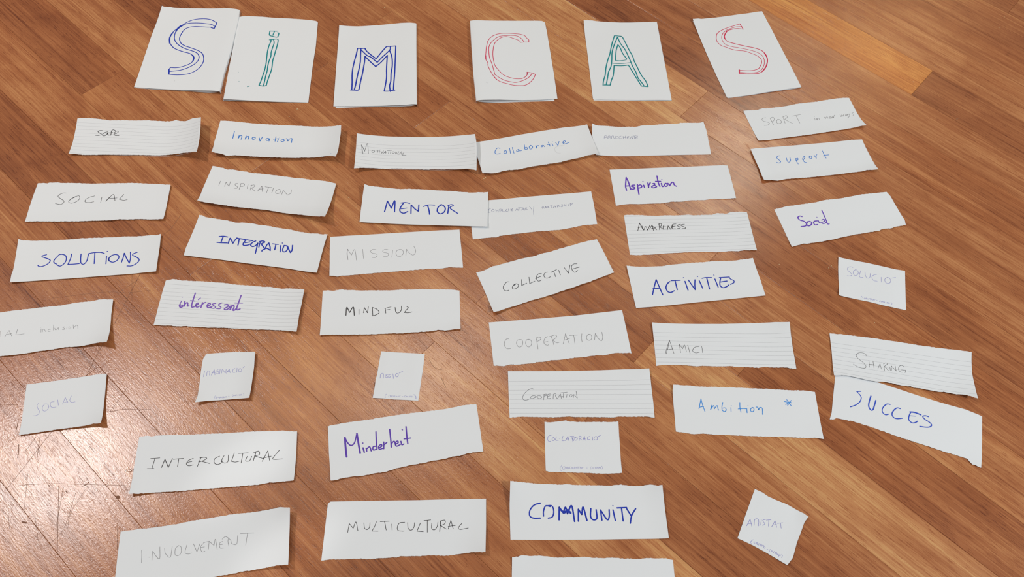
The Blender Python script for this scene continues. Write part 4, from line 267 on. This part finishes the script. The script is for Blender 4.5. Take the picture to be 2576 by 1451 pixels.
def plank_geo(u0, u1, k, tone, seed, V, F, G, T):
    """a bevelled board lying along the plank direction, appended to the lists"""
    g, bv = 0.12, 0.3
    v0, v1 = V0 + k * WD + g, V0 + (k + 1) * WD - g
    u0 += g; u1 -= g
    lift = 0.0
    n = len(V)
    for (i, z) in ((bv, lift), (0, lift - bv * 0.9), (0, -8.0)):
        for (u, v) in ((u0 + i, v0 + i), (u1 - i, v0 + i), (u1 - i, v1 - i), (u0 + i, v1 - i)):
            V.append(((u * UX - v * UY) * MM, (u * UY + v * UX) * MM, z * MM))
            G.extend(((u - u0) * MM + seed * 3.7, (v - v0) * MM + seed * 1.3, seed * 5.1))
            T.append(tone)
    F.append((n, n + 1, n + 2, n + 3))
    for r in (0, 4):
        for c in range(4):
            d = (c + 1) % 4
            F.append((n + r + c, n + r + 4 + c, n + r + 4 + d, n + r + d))

def plank_mesh(name, V, F, G, T, warm=0.0):
    me = make_mesh(name, V, F, WOOD)
    a = me.attributes.new('grain', 'FLOAT_VECTOR', 'POINT'); a.data.foreach_set('vector', G)
    a = me.attributes.new('tone', 'FLOAT', 'POINT'); a.data.foreach_set('value', T)
    a = me.attributes.new('warm', 'FLOAT', 'POINT'); a.data.foreach_set('value', [warm] * len(T))
    return me

for k, js in ROWS.items():
    for s in range(len(js) - 1):
        tone = TONES.get((k, s))
        r = rnd.uniform(-0.4, 0.4)
        if tone is None: tone = r * 0.8
        V, F, G, T = [], [], [], []
        plank_geo(js[s], js[s + 1], k, tone, rnd.uniform(0, 9), V, F, G, T)
        link('plank', plank_mesh('plank', V, F, G, T, 0.8 if k == 16 and js[s + 1] == -119 else 0.0), floor)
V, F, G, T = [], [], [], []
for k in range(-45, 62):
    js = ROWS.get(k)
    off = rnd.uniform(0, 787)
    if js:
        segs = [(js[0] - 787 * (i + 1), js[0] - 787 * i) for i in range(3)] + [(js[-1] + 787 * i, js[-1] + 787 * (i + 1)) for i in range(3)]
    else:
        segs = [(-4800 + off + 787 * i, -4800 + off + 787 * (i + 1)) for i in range(11)]
    for a, c in segs:
        plank_geo(a, c, k, rnd.uniform(-0.3, 0.3), rnd.uniform(0, 9), V, F, G, T)
o = link('outer_planks', plank_mesh('outer_planks', V, F, G, T), floor)
o['kind'] = 'stuff'

# ------------------------------------------------------------------ strokes (handwriting, ruled lines, scratches) as thin ribbons
def parse_pts(s):
    out = []
    for q in s.split():
        c = q.endswith('!'); x, y = q.rstrip('!').split(',')
        out.append((int(x) / 10, int(y) / 10, c))
    return out

def spline(p, step=0.8):
    """Catmull-Rom through the points, broken at corner points"""
    segs, cur = [], [p[0]]
    for q in p[1:]:
        cur.append(q)
        if q[2]:
            segs.append(cur); cur = [q]
    if len(cur) > 1: segs.append(cur)
    out = []
    for sg in segs:
        pts = [(a[0], a[1]) for a in sg]
        n = len(pts)
        if n == 2:
            res = [pts[0], ((pts[0][0] + pts[1][0]) / 2, (pts[0][1] + pts[1][1]) / 2), pts[1]]
        else:
            ex = [(2 * pts[0][0] - pts[1][0], 2 * pts[0][1] - pts[1][1])] + pts + [(2 * pts[-1][0] - pts[-2][0], 2 * pts[-1][1] - pts[-2][1])]
            res = []
            for i in range(1, n):
                p0, p1, p2, p3 = ex[i - 1], ex[i], ex[i + 1], ex[i + 2]
                m = max(2, int(math.dist(p1, p2) / step))
                for j in range(m):
                    t = j / m
                    res.append(tuple(0.5 * (2 * p1[d] + (p2[d] - p0[d]) * t + (2 * p0[d] - 5 * p1[d] + 4 * p2[d] - p3[d]) * t * t
                                            + (3 * p1[d] - p0[d] - 3 * p2[d] + p3[d]) * t ** 3) for d in (0, 1)))
            res.append(pts[-1])
        out.append(res)
    return out

def ribbon(pts, w, zf, V, F, dz):
    """flat round-ended ribbon of width w along pts, lying on the surface zf"""
    q = [pts[0]]
    for p in pts[1:]:
        if math.dist(p, q[-1]) > 0.05: q.append(p)
    if len(q) == 1: q.append((q[0][0] + 0.05, q[0][1]))
    # subdivide long straight runs so that they follow the bend of the sheet
    d = [q[0]]
    for p in q[1:]:
        L = math.dist(d[-1], p); m = max(1, int(L / 2.5)); a = d[-1]
        for j in range(1, m + 1): d.append((a[0] + (p[0] - a[0]) * j / m, a[1] + (p[1] - a[1]) * j / m))
    q = d
    n = len(q)
    row = []
    def tang(i):
        a, b = q[max(0, i - 1)], q[min(n - 1, i + 1)]
        l = math.dist(a, b) or 1
        return ((b[0] - a[0]) / l, (b[1] - a[1]) / l)
    t0, t1 = tang(0), tang(n - 1)
    h = w / 2
    prof = [((q[0][0] - t0[0] * h * 0.9, q[0][1] - t0[1] * h * 0.9), t0, h * 0.35), ((q[0][0] - t0[0] * h * 0.55, q[0][1] - t0[1] * h * 0.55), t0, h * 0.8)]
    for i in range(n):
        prof.append((q[i], tang(i), h))
    prof += [((q[-1][0] + t1[0] * h * 0.55, q[-1][1] + t1[1] * h * 0.55), t1, h * 0.8), ((q[-1][0] + t1[0] * h * 0.9, q[-1][1] + t1[1] * h * 0.9), t1, h * 0.35)]
    base = len(V)
    for (x, y), (tx, ty), hh in prof:
        for s in (1, -1):
            px, py = x - ty * hh * s, y + tx * hh * s
            V.append((px * MM, py * MM, (zf(px, py) + dz) * MM))
    for i in range(len(prof) - 1):
        a = base + 2 * i
        F.append((a, a + 1, a + 3, a + 2))

def stroke_mesh(name, txt, zf, mat, dz=0.2, gain=1.0):
    V, F = [], []
    for si, s in enumerate(txt.split(';')):
        w, p = s.split(':')
        for sg in spline(parse_pts(p)):
            ribbon(sg, int(w) / 100 * gain, zf, V, F, dz + 0.012 * (si % 4))
    return make_mesh(name, V, F, mat)

def split_words(txt, gap=9.0):
    """strokes further apart than gap are separate words or lines of writing"""
    st = txt.split(';')
    P = [[(a[0], a[1]) for a in parse_pts(x.split(':')[1])] for x in st]
    D = []
    for p in P:
        d = []
        for a, b in zip(p, p[1:]):
            m = max(1, int(math.dist(a, b) / 2)); d += [(a[0] + (b[0] - a[0]) * j / m, a[1] + (b[1] - a[1]) * j / m) for j in range(m)]
        D.append(d + [p[-1]])
    lab = list(range(len(st)))
    for i in range(len(st)):
        for j in range(i):
            if lab[i] != lab[j] and min(math.dist(a, b) for a in D[i] for b in D[j]) < gap:
                lab = [lab[j] if l == lab[i] else l for l in lab]
    return [';'.join(s for s, l in zip(st, lab) if l == k) for k in dict.fromkeys(lab)]

scr_v, scr_f = [], []
for s in SCRATCHES:
    w, p = s.split(':')
    for sg in spline(parse_pts(p), 4): ribbon(sg, int(w) / 160, lambda x, y: 0.0, scr_v, scr_f, 0.03)
o = link('scratches', make_mesh('scratches', scr_v, scr_f, SCR), floor)
o['kind'] = 'stuff'
o['label'] = 'thin dark scratches in the varnish'

# ------------------------------------------------------------------ sheets of paper
def inv_bilinear(q, x, y):
    a = b = 0.5
    for _ in range(5):
        X = [(1 - a) * (1 - b) * q[0][i] + a * (1 - b) * q[1][i] + a * b * q[2][i] + (1 - a) * b * q[3][i] for i in (0, 1)]
        ax, ay = [(1 - b) * (q[1][i] - q[0][i]) + b * (q[2][i] - q[3][i]) for i in (0, 1)]
        bx, by = [(1 - a) * (q[3][i] - q[0][i]) + a * (q[2][i] - q[1][i]) for i in (0, 1)]
        rx, ry = x - X[0], y - X[1]
        det = ax * by - bx * ay
        a += (rx * by - bx * ry) / det; b += (ax * ry - rx * ay) / det
    return min(max(a, 0), 1), min(max(b, 0), 1)

def height_fn(q, size, lift, zb, seed):
    W, H = size
    def zf(x, y):
        a, b = inv_bilinear(q, x, y)
        z = 0.15 + zb
        for l in lift:
            if l[0] == 'c':
                z += l[3] * max(0, 1 - math.hypot((a - l[1]) * W, (b - l[2]) * H) / l[4]) ** 2
            elif l[0] == 'e':
                d = {'L': a * W, 'R': (1 - a) * W, 'T': b * H, 'B': (1 - b) * H}[l[1]]
                z += l[2] * max(0, 1 - d / l[3]) ** 2
            else:
                s = a * W if l[1] == 'L' else (1 - a) * W
                z += 0.25 + l[2] * (0.6 + 0.4 * (1 - math.exp(-s / 10))) * math.exp(-s / 60)
        return z + 0.35 * (1 + math.sin(a * 7 + seed * 2.1) * math.sin(b * 3 + seed)) * min(1, 4 * min(a, 1 - a) + 0.3)
    return zf

def resample(p, n, jitter, seed):
    p = [(a[0], a[1]) for a in p]
    L = [0]
    for a, b in zip(p, p[1:]): L.append(L[-1] + math.dist(a, b))
    out, j = [], 0
    for i in range(n + 1):
        s = L[-1] * i / n
        while j < len(p) - 2 and L[j + 1] < s: j += 1
        t = (s - L[j]) / ((L[j + 1] - L[j]) or 1)
        x, y = p[j][0] + (p[j + 1][0] - p[j][0]) * t, p[j][1] + (p[j + 1][1] - p[j][1]) * t
        if jitter and 0 < i < n:
            y += jitter * 1.3 * noise.noise(Vector((s * 0.3, seed * 3.1, 0))) + jitter * noise.noise(Vector((s * 0.9, seed, 5)))
        out.append((x, y))
    return out

def sheet(name, top, right, bottom, left, zf, nx, ny, seed, thick=0.12, torn=True):
    Tt = resample(top, nx, 0.45 if torn and len(top) > 10 else 0, seed)
    Bt = resample(bottom, nx, 0.45 if torn and len(bottom) > 8 else 0, seed + 7)
    Lf = resample(left, ny, 0, 0); Rt = resample(right, ny, 0, 0)
    V = []
    for j in range(ny + 1):
        b = j / ny
        for i in range(nx + 1):
            a = i / nx
            x, y = [(1 - b) * Tt[i][d] + b * Bt[i][d] + (1 - a) * Lf[j][d] + a * Rt[j][d]
                    - ((1 - a) * (1 - b) * Tt[0][d] + a * (1 - b) * Tt[-1][d] + a * b * Bt[-1][d] + (1 - a) * b * Bt[0][d]) for d in (0, 1)]
            V.append((x, y, zf(x, y)))
    n = len(V)
    V = [(x * MM, y * MM, (z + thick) * MM) for x, y, z in V] + [(x * MM, y * MM, z * MM) for x, y, z in V]
    top_bottom = list(V)
    F = []
    id_ = lambda i, j: j * (nx + 1) + i
    for j in range(ny):
        for i in range(nx):
            a, b, c, d = id_(i, j), id_(i + 1, j), id_(i + 1, j + 1), id_(i, j + 1)
            F.append((a, d, c, b)); F.append((n + a, n + b, n + c, n + d))
    ring = [id_(i, 0) for i in range(nx)] + [id_(nx, j) for j in range(ny)] + [id_(i, ny) for i in range(nx, 0, -1)] + [id_(0, j) for j in range(ny, 0, -1)]
    m = len(ring)
    for r in range(m):
        V.append(top_bottom[ring[r]]); V.append(top_bottom[n + ring[r]])
    for r in range(m):
        a, b = 2 * n + 2 * r, 2 * n + 2 * ((r + 1) % m)
        F.append((a, b, b + 1, a + 1))
    me = make_mesh(name, V, F, PAPER)
    me.polygons.foreach_set('use_smooth', [i < 2 * nx * ny for i in range(len(F))])
    me.update()
    return me

GROUPS = {'folded_leaflet': 'folded leaflets of the top row', 'paper_strip': 'torn paper strips laid out on the floor', 'paper_card': 'small paper cards laid out on the floor'}
CATS = {'folded_leaflet': 'leaflet', 'paper_strip': 'paper', 'paper_card': 'paper'}
for (name, label, kind, cen, th, quad, size, lift, zb, top, right, bottom, left, back, ruled, inks, part, seed) in PAPERS:
    zf = height_fn(quad, size, lift, zb, seed)
    root = bpy.data.objects.new(name, None)
    root.empty_display_size = 0.03
    root.location = (cen[0] * MM, cen[1] * MM, 0)
    root.rotation_euler = (0, 0, th)
    C.objects.link(root)
    root['label'] = label; root['category'] = CATS[name]; root['group'] = GROUPS[name]
    T_, R_, B_, L_ = map(parse_pts, (top, right, bottom, left))
    small = size[0] < 130
    nx, ny = (80, 30) if small else (60, 40) if kind == 'fold' else (170, 28)
    if kind == 'fold':
        link('front_panel', sheet('front_panel', T_, R_, B_, L_, zf, nx, ny, seed, torn=False), root)
        bk = parse_pts(back)
        flat = lambda x, y: 0.15
        ins = lambda p, s: (p[0] + s * 0.6, p[1] - 0.6, False)
        tl, tr = ins(T_[0], 1), ins(T_[-1], -1)
        link('back_panel', sheet('back_panel', [tl, tr], [tr, bk[-1]], bk, [tl, bk[0]], flat, 30, 8, seed, torn=False), root)
        side = resample(L_ if lift[0][1] == 'L' else R_, 24, 0, 0)
        sg = -1 if lift[0][1] == 'L' else 1
        V, F = [], []
        for (x, y) in side:
            zt = zf(x, y) + 0.12
            for k in range(6):
                f = k / 5
                V.append(((x + sg * 0.5 * math.sin(math.pi * f)) * MM, y * MM, (zt * (1 - f) + 0.15 * f) * MM))
        for i in range(24):
            for k in range(5):
                a = i * 6 + k
                F.append((a, a + 1, a + 7, a + 6))
        link('fold', make_mesh('fold', V, F, PAPER, True), root)
    else:
        link('sheet', sheet('sheet', T_, R_, B_, L_, zf, nx, ny, seed), root)
    if ruled:
        b0, db, n, strong = ruled
        V, F = [], []
        Lr, Rr = resample(L_, 40, 0, 0), resample(R_, 40, 0, 0)
        for r in range(n):
            b = b0 + r * db
            if b > 0.97: break
            pts = []
            pl = Lr[min(40, int(b * 40))]; pr = Rr[min(40, int(b * 40))]
            f = b * 40 - int(b * 40)
            pl2 = Lr[min(40, int(b * 40) + 1)]; pr2 = Rr[min(40, int(b * 40) + 1)]
            pl = (pl[0] + (pl2[0] - pl[0]) * f, pl[1] + (pl2[1] - pl[1]) * f)
            pr = (pr[0] + (pr2[0] - pr[0]) * f, pr[1] + (pr2[1] - pr[1]) * f)
            for i in range(41):
                a = 0.004 + 0.992 * i / 40
                pts.append((pl[0] + (pr[0] - pl[0]) * a, pl[1] + (pr[1] - pl[1]) * a))
            ribbon(pts, 0.22 + 0.28 * strong, zf, V, F, 0.15)
        link('ruled_lines', make_mesh('ruled_lines', V, F, RULE), root)
    for ci, (col, txt) in enumerate(inks):
        nm = part if ci == 0 or col.endswith('pen') else 'pencil_mark'
        for words in split_words(txt):
            link(nm, stroke_mesh(nm, words, zf, INK[col], 0.19, 1.18 if 'marker' in col else 1.0), root)

# ------------------------------------------------------------------ crumbs
for i, (x, y, s) in enumerate(CRUMBS):
    r = random.Random(i)
    import bmesh
    bm = bmesh.new()
    bmesh.ops.create_icosphere(bm, subdivisions=1, radius=s * 0.3 * MM)
    for v in bm.verts:
        v.co *= r.uniform(0.6, 1.25)
        v.co.z *= 0.6
    mz = min(v.co.z for v in bm.verts)
    for v in bm.verts: v.co.z -= mz
    me = bpy.data.meshes.new('crumb'); bm.to_mesh(me); bm.free(); me.materials.append(CRUMB)
    o = link('crumb', me)
    o.location = (x * MM, y * MM, 0.0)
    o.rotation_euler = (0, 0, r.uniform(0, 6))
    near = min(PAPERS, key=lambda p: math.hypot(p[3][0] - x, p[3][1] - y))
    word = near[1].split('reading ')[-1].split(' in ')[0].split(',')[0].split(' with ')[0].split(' lying')[0] if 'reading' in near[1] else 'outlined ' + near[1].split('outlined ')[1].split(' drawn')[0].split(',')[0]
    o['label'] = 'tiny pale crumb on the wood floor beside ' + word
    o['category'] = 'crumb'; o['group'] = 'pale crumbs scattered on the floor'
